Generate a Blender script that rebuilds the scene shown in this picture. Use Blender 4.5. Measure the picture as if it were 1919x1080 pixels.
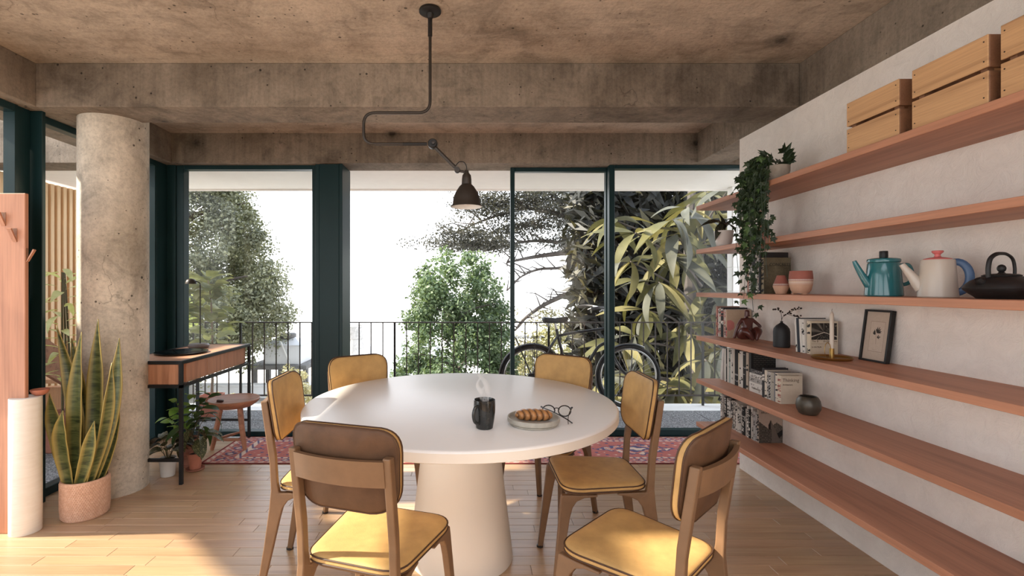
import bpy, bmesh, math, random
import numpy as np
from mathutils import Vector, Matrix, noise as mnoise

for o in list(bpy.data.objects):
    bpy.data.objects.remove(o, do_unlink=True)
SC = bpy.context.scene
COL = SC.collection
R = random.Random(7)
PI = math.pi

# ------------------------------------------------------------------ camera
# one-point perspective: level camera 1.3 m above the floor, looking along +Y
F, VX, VY, HC = 900.0, 883.0, 538.0, 1.30
cam_d = bpy.data.cameras.new('camera')
cam_d.sensor_width = 36.0
cam_d.lens = F * 36.0 / 1919.0
cam_d.shift_x = (959.5 - VX) / 1919.0
cam_d.shift_y = (VY - 540.0) / 1919.0
cam_d.clip_start, cam_d.clip_end = 0.05, 600
cam = bpy.data.objects.new('camera', cam_d)
COL.objects.link(cam)
cam.location = (0, 0, HC)
cam.rotation_euler = (PI / 2, 0, 0)
SC.camera = cam

def pt(px, py, d):
    """world point seen at picture position (px, py) at depth d"""
    return Vector(((px - VX) * d / F, d, HC - (py - VY) * d / F))

# ------------------------------------------------------------------ light
SC.view_settings.view_transform = 'Standard'
SC.view_settings.look = 'None'
SC.view_settings.gamma = 1.0
SC.view_settings.use_curve_mapping = False
SC.cycles.volume_bounces = 6
SC.view_settings.exposure = 2.28
SKY_STRENGTH = 0.66
SUN_STRENGTH = 2.9

w = bpy.data.worlds.new('sky')
SC.world = w
w.use_nodes = True
nt = w.node_tree
nt.nodes.clear()
wo = nt.nodes.new('ShaderNodeOutputWorld')
bg = nt.nodes.new('ShaderNodeBackground')
tc = nt.nodes.new('ShaderNodeTexCoord')
sp = nt.nodes.new('ShaderNodeSeparateXYZ')
rp = nt.nodes.new('ShaderNodeValToRGB')
mr = nt.nodes.new('ShaderNodeMapRange')
mr.inputs['From Min'].default_value = -1
mr.inputs['From Max'].default_value = 1
nt.links.new(tc.outputs['Generated'], sp.inputs[0])
nt.links.new(sp.outputs['Z'], mr.inputs['Value'])
nt.links.new(mr.outputs['Result'], rp.inputs['Fac'])
el = rp.color_ramp.elements
el[0].position, el[0].color = 0.0, (0.42, 0.41, 0.40, 1)
el[1].position, el[1].color = 1.0, (0.66, 0.74, 0.90, 1)
for p_, c_ in ((0.36, (0.65, 0.63, 0.61, 1)), (0.45, (0.97, 0.965, 0.96, 1)), (0.53, (0.95, 0.96, 0.98, 1)), (0.64, (0.85, 0.89, 0.96, 1))):
    e = el.new(p_)
    e.color = c_
nt.links.new(rp.outputs['Color'], bg.inputs['Color'])
bg.inputs['Strength'].default_value = SKY_STRENGTH
nt.links.new(bg.outputs[0], wo.inputs['Surface'])

SUN_AZ = Vector((-0.9985, -0.05, 0)).normalized()     # towards the sun, in plan
SUN_EL = math.radians(35)
sun_d = bpy.data.lights.new('sun', 'SUN')
sun_d.energy = SUN_STRENGTH
sun_d.color = (1.0, 0.90, 0.74)
sun_d.angle = math.radians(1.4)
sun = bpy.data.objects.new('sun', sun_d)
COL.objects.link(sun)
to_sun = Vector((SUN_AZ.x * math.cos(SUN_EL), SUN_AZ.y * math.cos(SUN_EL), math.sin(SUN_EL)))
sun.rotation_euler = to_sun.to_track_quat('Z', 'Y').to_euler()
sun.location = (-8, -1, 6)

# ------------------------------------------------------------------ helpers
def lin(c):
    c = c / 255.0
    return c / 12.92 if c <= 0.04045 else ((c + 0.055) / 1.055) ** 2.4

def rgb(r, g, b):
    return (lin(r), lin(g), lin(b), 1.0)

class MB:
    """collects geometry for ONE mesh"""
    def __init__(s):
        s.v, s.f, s.c = [], [], []
    def add(s, vs, fs):
        n = len(s.v)
        s.v += [tuple(p) for p in vs]
        s.f += [tuple(i + n for i in f) for f in fs]
        return s
    def box(s, x0, x1, y0, y1, z0, z1):
        vs = [(x, y, z) for x in (x0, x1) for y in (y0, y1) for z in (z0, z1)]
        return s.add(vs, [(0, 1, 3, 2), (4, 6, 7, 5), (0, 4, 5, 1), (2, 3, 7, 6), (0, 2, 6, 4), (1, 5, 7, 3)])
    def cbox(s, x0, x1, y0, y1, z0, z1, b=0.003):
        lo, hi = (x0, y0, z0), (x1, y1, z1)
        vs, idx = [], {}
        for cx in (0, 1):
            for cy in (0, 1):
                for cz in (0, 1):
                    for k in range(3):
                        p = []
                        for a, cc in enumerate((cx, cy, cz)):
                            val = hi[a] if cc else lo[a]
                            if a != k:
                                val += -b if cc else b
                            p.append(val)
                        idx[(cx, cy, cz, k)] = len(vs)
                        vs.append(tuple(p))
        fs = []
        for k in range(3):
            o = [a for a in range(3) if a != k]
            for sd in (0, 1):
                q = []
                for (a, b2) in ((0, 0), (1, 0), (1, 1), (0, 1)):
                    c = [0, 0, 0]
                    c[k] = sd; c[o[0]] = a; c[o[1]] = b2
                    q.append(idx[(c[0], c[1], c[2], k)])
                fs.append(q)
        for a in range(3):
            o = [k for k in range(3) if k != a]
            for s0 in (0, 1):
                for s1 in (0, 1):
                    q = []
                    for (e, k) in ((0, o[0]), (1, o[0]), (1, o[1]), (0, o[1])):
                        c = [0, 0, 0]
                        c[a] = e; c[o[0]] = s0; c[o[1]] = s1
                        q.append(idx[(c[0], c[1], c[2], k)])
                    fs.append(q)
        for cx in (0, 1):
            for cy in (0, 1):
                for cz in (0, 1):
                    fs.append([idx[(cx, cy, cz, k)] for k in range(3)])
        return s.add(vs, fs)
    def lathe(s, prof, n=24, cx=0.0, cy=0.0, close_ends=True, sx=1.0, sy=1.0):
        vs, rings = [], []
        for r, z in prof:
            if r < 1e-6:
                rings.append([len(vs)])
                vs.append((cx, cy, z))
            else:
                st = len(vs)
                for i in range(n):
                    a = 2 * PI * i / n
                    vs.append((cx + r * sx * math.cos(a), cy + r * sy * math.sin(a), z))
                rings.append(list(range(st, st + n)))
        fs = []
        for A, B in zip(rings[:-1], rings[1:]):
            if len(A) == 1 and len(B) == 1:
                continue
            for i in range(n):
                j = (i + 1) % n
                if len(A) == 1:
                    fs.append((A[0], B[j], B[i]))
                elif len(B) == 1:
                    fs.append((A[i], A[j], B[0]))
                else:
                    fs.append((A[i], A[j], B[j], B[i]))
        if close_ends:
            if len(rings[0]) > 1:
                fs.append(tuple(reversed(rings[0])))
            if len(rings[-1]) > 1:
                fs.append(tuple(rings[-1]))
        return s.add(vs, fs)
    def tube(s, pts, r, n=8, closed=False, caps=True, flat=1.0):
        P = [Vector(p) for p in pts]
        m = len(P)
        rs = r if isinstance(r, (list, tuple)) else [r] * m
        T = []
        for i in range(m):
            if closed:
                t = P[(i + 1) % m] - P[i - 1]
            else:
                t = P[min(i + 1, m - 1)] - P[max(i - 1, 0)]
            T.append(t.normalized() if t.length > 1e-9 else Vector((0, 0, 1)))
        u = T[0].orthogonal().normalized()
        if abs(T[0].z) < 0.95:
            u = T[0].cross(Vector((0, 0, 1))).normalized()
        vs, rings = [], []
        for i in range(m):
            u = (u - T[i] * u.dot(T[i]))
            u = u.normalized() if u.length > 1e-6 else T[i].orthogonal().normalized()
            v = T[i].cross(u)
            st = len(vs)
            for k in range(n):
                a = 2 * PI * k / n
                vs.append(P[i] + u * (rs[i] * math.cos(a)) + v * (rs[i] * flat * math.sin(a)))
            rings.append(range(st, st + n))
        fs = []
        pairs = list(zip(rings[:-1], rings[1:]))
        if closed:
            pairs.append((rings[-1], rings[0]))
        for A, B in pairs:
            for k in range(n):
                j = (k + 1) % n
                fs.append((A[k], A[j], B[j], B[k]))
        if caps and not closed:
            fs.append(tuple(reversed(rings[0])))
            fs.append(tuple(rings[-1]))
        return s.add(vs, fs)
    def bar(s, a, b, wx, wy=None):
        """straight bar of square section between two points"""
        wy = wy or wx
        a, b = Vector(a), Vector(b)
        t = (b - a).normalized()
        u = t.cross(Vector((0, 0, 1))) if abs(t.z) < 0.9 else t.cross(Vector((0, 1, 0)))
        u.normalize()
        v = t.cross(u)
        vs = []
        for p in (a, b):
            for (i, j) in ((-1, -1), (1, -1), (1, 1), (-1, 1)):
                vs.append(p + u * (i * wx / 2) + v * (j * wy / 2))
        return s.add(vs, [(3, 2, 1, 0), (4, 5, 6, 7), (0, 1, 5, 4), (1, 2, 6, 5), (2, 3, 7, 6), (3, 0, 4, 7)])
    def prism(s, poly, a0, a1, axis='x', shear=None):
        """extrude a 2-D outline along an axis"""
        def P(p, a):
            if axis == 'x':
                return (a, p[0], p[1])
            if axis == 'y':
                return (p[0], a, p[1])
            return (p[0], p[1], a)
        n = len(poly)
        vs = [P(p, a0) for p in poly] + [P(p, a1) for p in poly]
        if shear:
            vs = [shear(v) for v in vs]
        fs = [tuple(reversed(range(n))), tuple(range(n, 2 * n))]
        fs += [(i, (i + 1) % n, n + (i + 1) % n, n + i) for i in range(n)]
        return s.add(vs, fs)
    def sphere(s, c, rx, ry=None, rz=None, n=16, m=10):
        ry = ry or rx; rz = rz or rx
        vs, fs = [(c[0], c[1], c[2] - rz)], []
        for j in range(1, m):
            a = -PI / 2 + PI * j / m
            for i in range(n):
                b = 2 * PI * i / n
                vs.append((c[0] + rx * math.cos(a) * math.cos(b), c[1] + ry * math.cos(a) * math.sin(b), c[2] + rz * math.sin(a)))
        vs.append((c[0], c[1], c[2] + rz))
        for i in range(n):
            fs.append((0, 1 + (i + 1) % n, 1 + i))
            fs.append((len(vs) - 1, 1 + (m - 2) * n + i, 1 + (m - 2) * n + (i + 1) % n))
        for j in range(m - 2):
            for i in range(n):
                fs.append((1 + j * n + i, 1 + j * n + (i + 1) % n, 1 + (j + 1) * n + (i + 1) % n, 1 + (j + 1) * n + i))
        return s.add(vs, fs)
    def mesh(s, name, mat, smooth=True, angle=38):
        me = bpy.data.meshes.new(name)
        me.from_pydata(s.v, [], s.f)
        if mat is not None:
            me.materials.append(mat)
        bm = bmesh.new()
        bm.from_mesh(me)
        bmesh.ops.recalc_face_normals(bm, faces=bm.faces)
        bm.to_mesh(me)
        bm.free()
        if smooth:
            me.polygons.foreach_set('use_smooth', [True] * len(me.polygons))
            me.set_sharp_from_angle(angle=math.radians(angle))
        me.update()
        return me
    def build(s, name, mat, parent=None, smooth=True, angle=38, loc=None, **tags):
        o = bpy.data.objects.new(name, s.mesh(name, mat, smooth, angle))
        COL.objects.link(o)
        if parent is not None:
            o.parent = parent
        if loc is not None:
            o.location = loc
        for k, v in tags.items():
            o['category' if k == 'cat' else k] = v
        return o

def thing(name, label, cat, loc=(0, 0, 0), rotz=0.0, group=None, rot=None):
    o = bpy.data.objects.new(name, None)
    o.empty_display_size = 0.05
    COL.objects.link(o)
    o.location = loc
    o.rotation_euler = rot if rot else (0, 0, rotz)
    o['label'] = label
    o['category'] = cat
    if group:
        o['group'] = group
    return o

def struct(o, label=None):
    o['kind'] = 'structure'
    if label:
        o['label'] = label
    return o

def link_mesh(name, me, parent=None, matrix=None, **tags):
    o = bpy.data.objects.new(name, me)
    COL.objects.link(o)
    if parent is not None:
        o.parent = parent
    if matrix is not None:
        o.matrix_local = matrix
    for k, v in tags.items():
        o['category' if k == 'cat' else k] = v
    return o

def copy_tree(src, parent=None):
    c = src.copy()
    COL.objects.link(c)
    c.parent = parent
    for ch in src.children:
        copy_tree(ch, c)
    return c

def outline(pts, radii, n=6):
    """rounded polygon outline (counter-clockwise points)"""
    out = []
    m = len(pts)
    for i in range(m):
        p = Vector(pts[i]); a = Vector(pts[i - 1]); b = Vector(pts[(i + 1) % m])
        r = radii[i] if isinstance(radii, (list, tuple)) else radii
        ta, tb = (a - p).normalized(), (b - p).normalized()
        for k in range(n + 1):
            t = k / n
            q = p + ta * r * (1 - t) ** 2 + tb * r * t ** 2
            out.append((q.x, q.y))
    return out

def inset(ol, t):
    cx = sum(p[0] for p in ol) / len(ol); cy = sum(p[1] for p in ol) / len(ol)
    res = []
    for x, y in ol:
        d = math.hypot(x - cx, y - cy)
        k = max(0.02, 1 - t / d)
        res.append((cx + (x - cx) * k, cy + (y - cy) * k))
    return res

def pad(ol, layers, fmap):
    """closed cushion: stack of inset outlines (inset, w) mapped to space by fmap(u, v, w)"""
    m = MB()
    vs, fs, n = [], [], len(ol)
    for t, w_ in layers:
        for (u, v) in inset(ol, t):
            vs.append(fmap(u, v, w_))
    for k in range(len(layers) - 1):
        for i in range(n):
            j = (i + 1) % n
            fs.append((k * n + i, k * n + j, (k + 1) * n + j, (k + 1) * n + i))
    cx = sum(p[0] for p in ol) / n; cy = sum(p[1] for p in ol) / n
    vs.append(fmap(cx, cy, layers[0][1])); c0 = len(vs) - 1
    vs.append(fmap(cx, cy, layers[-1][1])); c1 = len(vs) - 1
    L = (len(layers) - 1) * n
    for i in range(n):
        j = (i + 1) % n
        fs.append((c0, j, i)); fs.append((c1, L + i, L + j))
    return m.add(vs, fs)

def arc(c, r, a0, a1, n, plane='xz'):
    res = []
    for i in range(n + 1):
        a = a0 + (a1 - a0) * i / n
        u, v = r * math.cos(a), r * math.sin(a)
        if plane == 'xz':
            res.append((c[0] + u, c[1], c[2] + v))
        elif plane == 'yz':
            res.append((c[0], c[1] + u, c[2] + v))
        else:
            res.append((c[0] + u, c[1] + v, c[2]))
    return res

def smooth_path(pts, n=6):
    P = [Vector(p) for p in pts]
    out = []
    for i in range(len(P) - 1):
        p0 = P[max(i - 1, 0)]; p1 = P[i]; p2 = P[i + 1]; p3 = P[min(i + 2, len(P) - 1)]
        for k in range(n):
            t = k / n
            out.append(0.5 * ((2 * p1) + (p2 - p0) * t + (2 * p0 - 5 * p1 + 4 * p2 - p3) * t * t + (3 * p1 - p0 - 3 * p2 + p3) * t ** 3))
    out.append(P[-1])
    return out

# ------------------------------------------------------------------ materials
class NT:
    def __init__(s, name):
        s.m = bpy.data.materials.new(name)
        s.m.use_nodes = True
        s.t = s.m.node_tree
        s.b = s.t.nodes['Principled BSDF']
        s.out = s.t.nodes['Material Output']
    def n(s, typ, **kw):
        nd = s.t.nodes.new('ShaderNode' + typ)
        for k, v in kw.items():
            if k in nd.inputs.keys():
                s.set(nd.inputs[k], v)
            else:
                setattr(nd, k, v)
        return nd
    def set(s, inp, v):
        if hasattr(v, 'is_linked') or isinstance(v, bpy.types.NodeSocket):
            s.t.links.new(v, inp)
        else:
            inp.default_value = v
    def pos(s, kind='world', scale=(1, 1, 1), rot=(0, 0, 0)):
        if kind == 'world':
            src = s.n('NewGeometry').outputs['Position']
        else:
            src = s.n('TexCoord').outputs['Object']
        mp = s.n('Mapping')
        s.set(mp.inputs['Vector'], src)
        mp.inputs['Scale'].default_value = scale
        mp.inputs['Rotation'].default_value = rot
        return mp.outputs[0]
    def noise(s, vec, scale=5, detail=4, rough=0.55, dist=0.0):
        nd = s.n('TexNoise')
        s.set(nd.inputs['Vector'], vec)
        nd.inputs['Scale'].default_value = scale
        nd.inputs['Detail'].default_value = detail
        nd.inputs['Roughness'].default_value = rough
        nd.inputs['Distortion'].default_value = dist
        return nd.outputs['Fac']
    def voro(s, vec, scale=5, out='Distance', rand=1.0):
        nd = s.n('TexVoronoi')
        s.set(nd.inputs['Vector'], vec)
        nd.inputs['Scale'].default_value = scale
        nd.inputs['Randomness'].default_value = rand
        return nd.outputs[out]
    def ramp(s, fac, stops):
        nd = s.n('ValToRGB')
        s.set(nd.inputs['Fac'], fac)
        e = nd.color_ramp.elements
        e[0].position, e[0].color = stops[0][0], s.c4(stops[0][1])
        e[1].position, e[1].color = stops[-1][0], s.c4(stops[-1][1])
        for p, c in stops[1:-1]:
            x = e.new(p)
            x.color = s.c4(c)
        return nd.outputs['Color']
    @staticmethod
    def c4(c):
        if isinstance(c, (int, float)):
            return (c, c, c, 1)
        return tuple(c) if len(c) == 4 else tuple(c) + (1,)
    def mix(s, fac, a, b, blend='MIX'):
        nd = s.n('MixRGB', blend_type=blend)
        s.set(nd.inputs['Fac'], fac)
        for k, v in (('Color1', a), ('Color2', b)):
            s.set(nd.inputs[k], v if not isinstance(v, (int, float)) else s.c4(v))
        return nd.outputs[0]
    def math(s, op, a, b=0.0, clamp=False):
        nd = s.n('Math', operation=op, use_clamp=clamp)
        s.set(nd.inputs[0], a)
        s.set(nd.inputs[1], b)
        return nd.outputs[0]
    def attr(s, name, out='Color'):
        return s.n('Attribute', attribute_name=name).outputs[out]
    def bump(s, h, strength=0.3, dist=0.01):
        nd = s.n('Bump')
        nd.inputs['Strength'].default_value = strength
        nd.inputs['Distance'].default_value = dist
        s.set(nd.inputs['Height'], h)
        s.t.links.new(nd.outputs[0], s.b.inputs['Normal'])
    def fin(s, color=None, rough=0.5, metal=0.0, spec=0.5, coat=0.0):
        if color is not None:
            s.set(s.b.inputs['Base Color'], color if not isinstance(color, tuple) else s.c4(color))
        s.set(s.b.inputs['Roughness'], rough)
        s.b.inputs['Metallic'].default_value = metal
        s.b.inputs['Specular IOR Level'].default_value = spec
        if coat:
            s.b.inputs['Coat Weight'].default_value = coat
            s.b.inputs['Coat Roughness'].default_value = 0.1
        return s.m

def shade(c, k):
    return (min(1, c[0] * k), min(1, c[1] * k), min(1, c[2] * k), 1)

def plain(name, c, rough=0.5, metal=0.0, var=0.10, scale=8, bump=0.0, bscale=60, spec=0.5, coat=0.0):
    k = NT(name)
    v = k.pos('obj')
    f = k.noise(v, scale, 4)
    col = k.ramp(f, [(0.3, shade(c, 1 - var)), (0.7, shade(c, 1 + var))])
    if bump:
        k.bump(k.noise(v, bscale, 3), bump, 0.004)
    return k.fin(col, rough, metal, spec, coat)

def concrete(name, base, dark, streak=(7, 7, 0.5), pit=1.0, tone=1.0, wash=0.5):
    k = NT(name)
    p = k.pos('world')
    big = k.noise(p, 1.1, 7, 0.62, 0.4)
    col = k.ramp(big, [(0.30, dark), (0.52, base), (0.72, shade(base, 1.22))])
    ps = k.pos('world', streak)
    st = k.noise(ps, 3.2, 5, 0.65)
    col = k.mix(wash, col, k.ramp(st, [(0.30, 0.62), (0.55, 1.0), (0.75, 1.12)]), 'MULTIPLY')
    mid = k.noise(p, 4.5, 6, 0.7, 0.8)
    col = k.mix(0.55 * tone, col, k.ramp(mid, [(0.32, 0.36), (0.50, 1.0), (0.72, 1.22)]), 'MULTIPLY')
    fine = k.noise(p, 55, 4, 0.7)
    col = k.mix(0.45, col, k.ramp(fine, [(0.33, 0.55), (0.55, 1.0), (0.8, 1.12)]), 'MULTIPLY')
    # panel-to-panel tone of the formwork
    sx = k.n('SeparateXYZ')
    k.set(sx.inputs[0], p)
    cell = k.math('FLOOR', k.math('MULTIPLY_ADD', sx.outputs['X'], 0.62))
    wn = k.n('TexWhiteNoise', noise_dimensions='1D')
    k.set(wn.inputs['W'], cell)
    col = k.mix(0.35, col, k.ramp(wn.outputs['Value'], [(0.0, 0.75), (1.0, 1.12)]), 'MULTIPLY')
    # small air holes and a few larger tie holes with a dark halo
    pd = k.noise(p, 6, 2)
    pv = k.math('ADD', k.voro(p, 22), k.math('MULTIPLY', pd, 0.62))
    pits = k.ramp(pv, [(0.33, 0.0), (0.38, 1.0)])
    hv = k.voro(p, 1.7)
    holes = k.ramp(k.math('ADD', hv, k.math('MULTIPLY', fine, 0.05)), [(0.065, 0.0), (0.095, 0.5), (0.20, 1.0)])
    col = k.mix(0.8 * pit, col, pits, 'MULTIPLY')
    col = k.mix(0.85 * pit, col, holes, 'MULTIPLY')
    # hairline cracks
    wob = k.n('TexNoise')
    k.set(wob.inputs['Vector'], p)
    wob.inputs['Scale'].default_value = 5.0
    wob.inputs['Detail'].default_value = 5
    ck = k.n('TexVoronoi', feature='DISTANCE_TO_EDGE')
    k.set(ck.inputs['Vector'], k.mix(0.25, p, wob.outputs['Color']))
    ck.inputs['Scale'].default_value = 1.3
    gate = k.ramp(k.noise(p, 2.0, 2), [(0.58, 0.0), (0.62, 1.0)])
    crack = k.mix(1.0, k.ramp(ck.outputs['Distance'], [(0.0, 0.6), (0.005, 0.0)]), gate, 'MULTIPLY')
    col = k.mix(crack, col, shade(dark, 0.4))
    h = k.mix(0.5, k.mix(0.5, fine, st), pits, 'MULTIPLY')
    k.bump(h, 0.45, 0.012)
    return k.fin(col, 0.85, 0, 0.25)

def wood(name, c1, c2, axis=0, scale=1.0, rough=0.45, tint=False, coord='obj', spec=0.5, knots=0.5):
    k = NT(name)
    s = [14.0 * scale] * 3
    s[axis] = 0.9 * scale
    v = k.pos(coord, tuple(s))
    if tint:
        off = k.n('VectorMath', operation='ADD')
        k.set(off.inputs[0], v)
        m_ = k.n('VectorMath', operation='SCALE')
        k.set(m_.inputs[0], k.attr('tint', 'Vector'))
        m_.inputs['Scale'].default_value = 37.0
        k.set(off.inputs[1], m_.outputs[0])
        v = off.outputs[0]
    g = k.noise(v, 1.0, 6, 0.6, 0.6)
    col = k.ramp(g, [(0.28, c2), (0.5, c1), (0.74, shade(c1, 1.15))])
    s2 = [160.0 * scale] * 3
    s2[axis] = 4.0 * scale
    fi = k.noise(k.pos(coord, tuple(s2)), 1.0, 3, 0.6)
    col = k.mix(0.35, col, k.ramp(fi, [(0.3, 0.55), (0.6, 1.05)]), 'MULTIPLY')
    if tint:
        col = k.mix(0.9, col, k.attr('tone'), 'MULTIPLY')
    k.bump(fi, 0.08, 0.002)
    return k.fin(col, rough, 0, spec)

def leafmat(name, c1, c2, rough=0.45, trans=0.35, attr=None, scale=6, spec=0.4):
    k = NT(name)
    f = k.noise(k.pos('world'), scale, 3)
    col = k.ramp(f, [(0.3, c1), (0.7, c2)])
    if attr:
        col = k.mix(1.0, col, k.attr(attr), 'MULTIPLY')
    k.fin(col, rough, 0, spec)
    tr = k.n('BsdfTranslucent')
    k.set(tr.inputs['Color'], k.mix(1.0, col, (1.5, 1.45, 0.8, 1), 'MULTIPLY'))
    mx = k.n('MixShader')
    mx.inputs[0].default_value = trans
    k.t.links.new(k.b.outputs[0], mx.inputs[1])
    k.t.links.new(tr.outputs[0], mx.inputs[2])
    k.t.links.new(mx.outputs[0], k.out.inputs['Surface'])
    return k.m

def attrmat(name, attr='tone', rough=0.7, spec=0.3, bump=0.0, bscale=200):
    k = NT(name)
    col = k.attr(attr)
    f = k.noise(k.pos('obj'), 90, 3)
    col = k.mix(0.2, col, k.ramp(f, [(0.3, 0.7), (0.7, 1.1)]), 'MULTIPLY')
    if bump:
        k.bump(k.noise(k.pos('obj'), bscale, 2), bump, 0.003)
    return k.fin(col, rough, 0, spec)

def glassmat(name, tintc=(0.975, 0.985, 0.985, 1), refl=1.0):
    k = NT(name)
    k.t.nodes.remove(k.b)
    tr = k.n('BsdfTransparent')
    tr.inputs['Color'].default_value = tintc
    gl = k.n('BsdfGlossy')
    gl.inputs['Roughness'].default_value = 0.02
    fr = k.n('LayerWeight')
    fr.inputs['Blend'].default_value = 0.5
    p5 = k.math('POWER', fr.outputs['Facing'], 5.0)
    mx = k.n('MixShader')
    k.t.links.new(k.math('MULTIPLY_ADD', p5, 0.9 * refl), mx.inputs[0])
    mx.inputs[0].links[0].from_node.inputs[2].default_value = 0.025 * refl
    k.t.links.new(tr.outputs[0], mx.inputs[1])
    k.t.links.new(gl.outputs[0], mx.inputs[2])
    k.t.links.new(mx.outputs[0], k.out.inputs['Surface'])
    return k.m

M = {}
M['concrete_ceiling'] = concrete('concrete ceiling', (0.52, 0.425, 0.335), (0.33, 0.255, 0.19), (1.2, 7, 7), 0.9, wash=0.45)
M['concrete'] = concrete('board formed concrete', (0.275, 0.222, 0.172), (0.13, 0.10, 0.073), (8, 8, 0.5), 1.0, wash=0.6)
M['concrete_column'] = concrete('cast column concrete', (0.68, 0.61, 0.51), (0.48, 0.42, 0.335), (6, 6, 1.5), 1.0, wash=0.35)
M['concrete_pale'] = concrete('pale outdoor concrete', (0.62, 0.61, 0.59), (0.48, 0.47, 0.45), (8, 8, 0.5), 0.7, wash=0.2)
M['teal'] = plain('dark teal paint', (0.008, 0.028, 0.031, 1), 0.38, 0, 0.08, 3, spec=0.25)
M['black_steel'] = plain('black steel', (0.012, 0.012, 0.013, 1), 0.4, 0.3, 0.1)
M['rail_iron'] = plain('rusty dark iron', (0.045, 0.035, 0.03, 1), 0.6, 0.2, 0.4, 20)
M['bronze'] = plain('dark bronze metal', (0.042, 0.035, 0.030, 1), 0.4, 0.5, 0.12)
M['lamp_black'] = plain('matte black metal', (0.014, 0.013, 0.013, 1), 0.45, 0.3, 0.1)
M['white_paint'] = plain('white paint', (0.80, 0.79, 0.77, 1), 0.6, 0, 0.02)
M['soffit'] = plain('cream soffit plaster', (0.92, 0.89, 0.85, 1), 0.8, 0, 0.02)
M['table_top'] = plain('off white lacquer', (0.84, 0.81, 0.775, 1), 0.35, 0, 0.015, 3, spec=0.5)
M['table_base'] = plain('cream lacquered base', (0.74, 0.68, 0.60, 1), 0.5, 0, 0.02, 3)
M['shelf_wood'] = wood('cherry shelf wood', (0.47, 0.215, 0.125, 1), (0.28, 0.115, 0.065, 1), 1, 0.7, 0.5)
M['desk_wood'] = wood('warm walnut veneer', (0.47, 0.225, 0.125, 1), (0.31, 0.135, 0.07, 1), 2, 1.6, 0.5)
M['desk_top'] = wood('warm walnut desk top', (0.56, 0.29, 0.165, 1), (0.42, 0.20, 0.11, 1), 1, 0.9, 0.4)
M['board_wood'] = wood('reddish upright board wood', (0.50, 0.225, 0.125, 1), (0.36, 0.15, 0.08, 1), 2, 0.7, 0.5)
M['stool_wood'] = wood('carved stool wood', (0.40, 0.18, 0.10, 1), (0.22, 0.09, 0.05, 1), 0, 1.6, 0.5)
M['crate_wood'] = wood('golden crate wood', (0.55, 0.32, 0.155, 1), (0.36, 0.19, 0.085, 1), 1, 1.3, 0.6)
M['crate_dark'] = wood('dark crate end wood', (0.26, 0.12, 0.06, 1), (0.14, 0.06, 0.03, 1), 1, 1.3, 0.6)
M['slat_wood'] = wood('pale timber slats', (0.80, 0.56, 0.33, 1), (0.70, 0.44, 0.24, 1), 2, 1.0, 0.6)
M['slat_back'] = wood('timber backing boards', (0.66, 0.38, 0.21, 1), (0.55, 0.30, 0.15, 1), 2, 1.0, 0.7)
M['floor'] = wood('oak strip floor', (0.46, 0.295, 0.175, 1), (0.36, 0.22, 0.125, 1), 0, 0.8, 0.30, tint=True, spec=0.5)
M['chair'] = plain('mustard leather', (0.50, 0.30, 0.112, 1), 0.6, 0, 0.14, 14, 0.12, 260, 0.3)
M['chair_back'] = plain('dark brown pad rear', (0.092, 0.045, 0.022, 1), 0.55, 0, 0.22, 14, 0.12, 260, 0.3)
M['chair_frame'] = plain('tan wrapped frame', (0.165, 0.088, 0.042, 1), 0.5, 0, 0.12, 14, 0.05, 200)
M['piping'] = plain('dark brown piping', (0.055, 0.022, 0.008, 1), 0.6)
M['glass'] = glassmat('window glass', refl=0.4)
M['paper'] = plain('book paper', (0.70, 0.64, 0.54, 1), 0.8, 0, 0.04)
M['soil'] = plain('potting soil', (0.035, 0.022, 0.014, 1), 0.95, 0, 0.4, 60, 0.4, 120)
M['terracotta'] = plain('terracotta', (0.45, 0.165, 0.10, 1), 0.8, 0, 0.12, 12, 0.08)
M['print'] = attrmat('printed colours')
M['print_matt'] = attrmat('woven colours', rough=0.95, spec=0.1, bump=0.35, bscale=320)

k = NT('trowelled plaster')
p = k.pos('world')
f1 = k.noise(p, 2.2, 6, 0.62, 0.5)
f2 = k.noise(p, 14, 6, 0.7, 0.8)
col = k.ramp(f1, [(0.3, (0.78, 0.705, 0.64)), (0.7, (0.88, 0.815, 0.755))])
col = k.mix(0.3, col, k.ramp(f2, [(0.3, 0.80), (0.6, 1.04)]), 'MULTIPLY')
ridge = k.n('TexNoise', noise_type='RIDGED_MULTIFRACTAL')
k.set(ridge.inputs['Vector'], k.pos('world', (1, 1, 1.6)))
ridge.inputs['Scale'].default_value = 3.0
ridge.inputs['Detail'].default_value = 5
h = k.math('ADD', k.math('MULTIPLY', f2, 0.8), k.math('MULTIPLY', ridge.outputs['Fac'], 0.35))
k.bump(h, 0.55, 0.02)
M['plaster'] = k.fin(col, 0.85, 0, 0.2)

k = NT('speckled paver')
p = k.pos('world')
sp1 = k.noise(p, 90, 3, 0.7)
col = k.ramp(sp1, [(0.35, (0.06, 0.06, 0.062)), (0.5, (0.17, 0.17, 0.172)), (0.66, (0.42, 0.42, 0.42))])
k.bump(sp1, 0.4, 0.004)
M['paver'] = k.fin(col, 0.85, 0, 0.2)

k = NT('carved relief terracotta weave')
v = k.pos('obj')
wv = k.n('TexVoronoi', feature='F1')
k.set(wv.inputs['Vector'], v)
wv.inputs['Scale'].default_value = 60
col = k.ramp(wv.outputs['Distance'], [(0.1, (0.66, 0.42, 0.30)), (0.7, (0.58, 0.35, 0.24))])
M['basket'] = k.fin(col, 0.85, 0, 0.2)

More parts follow.
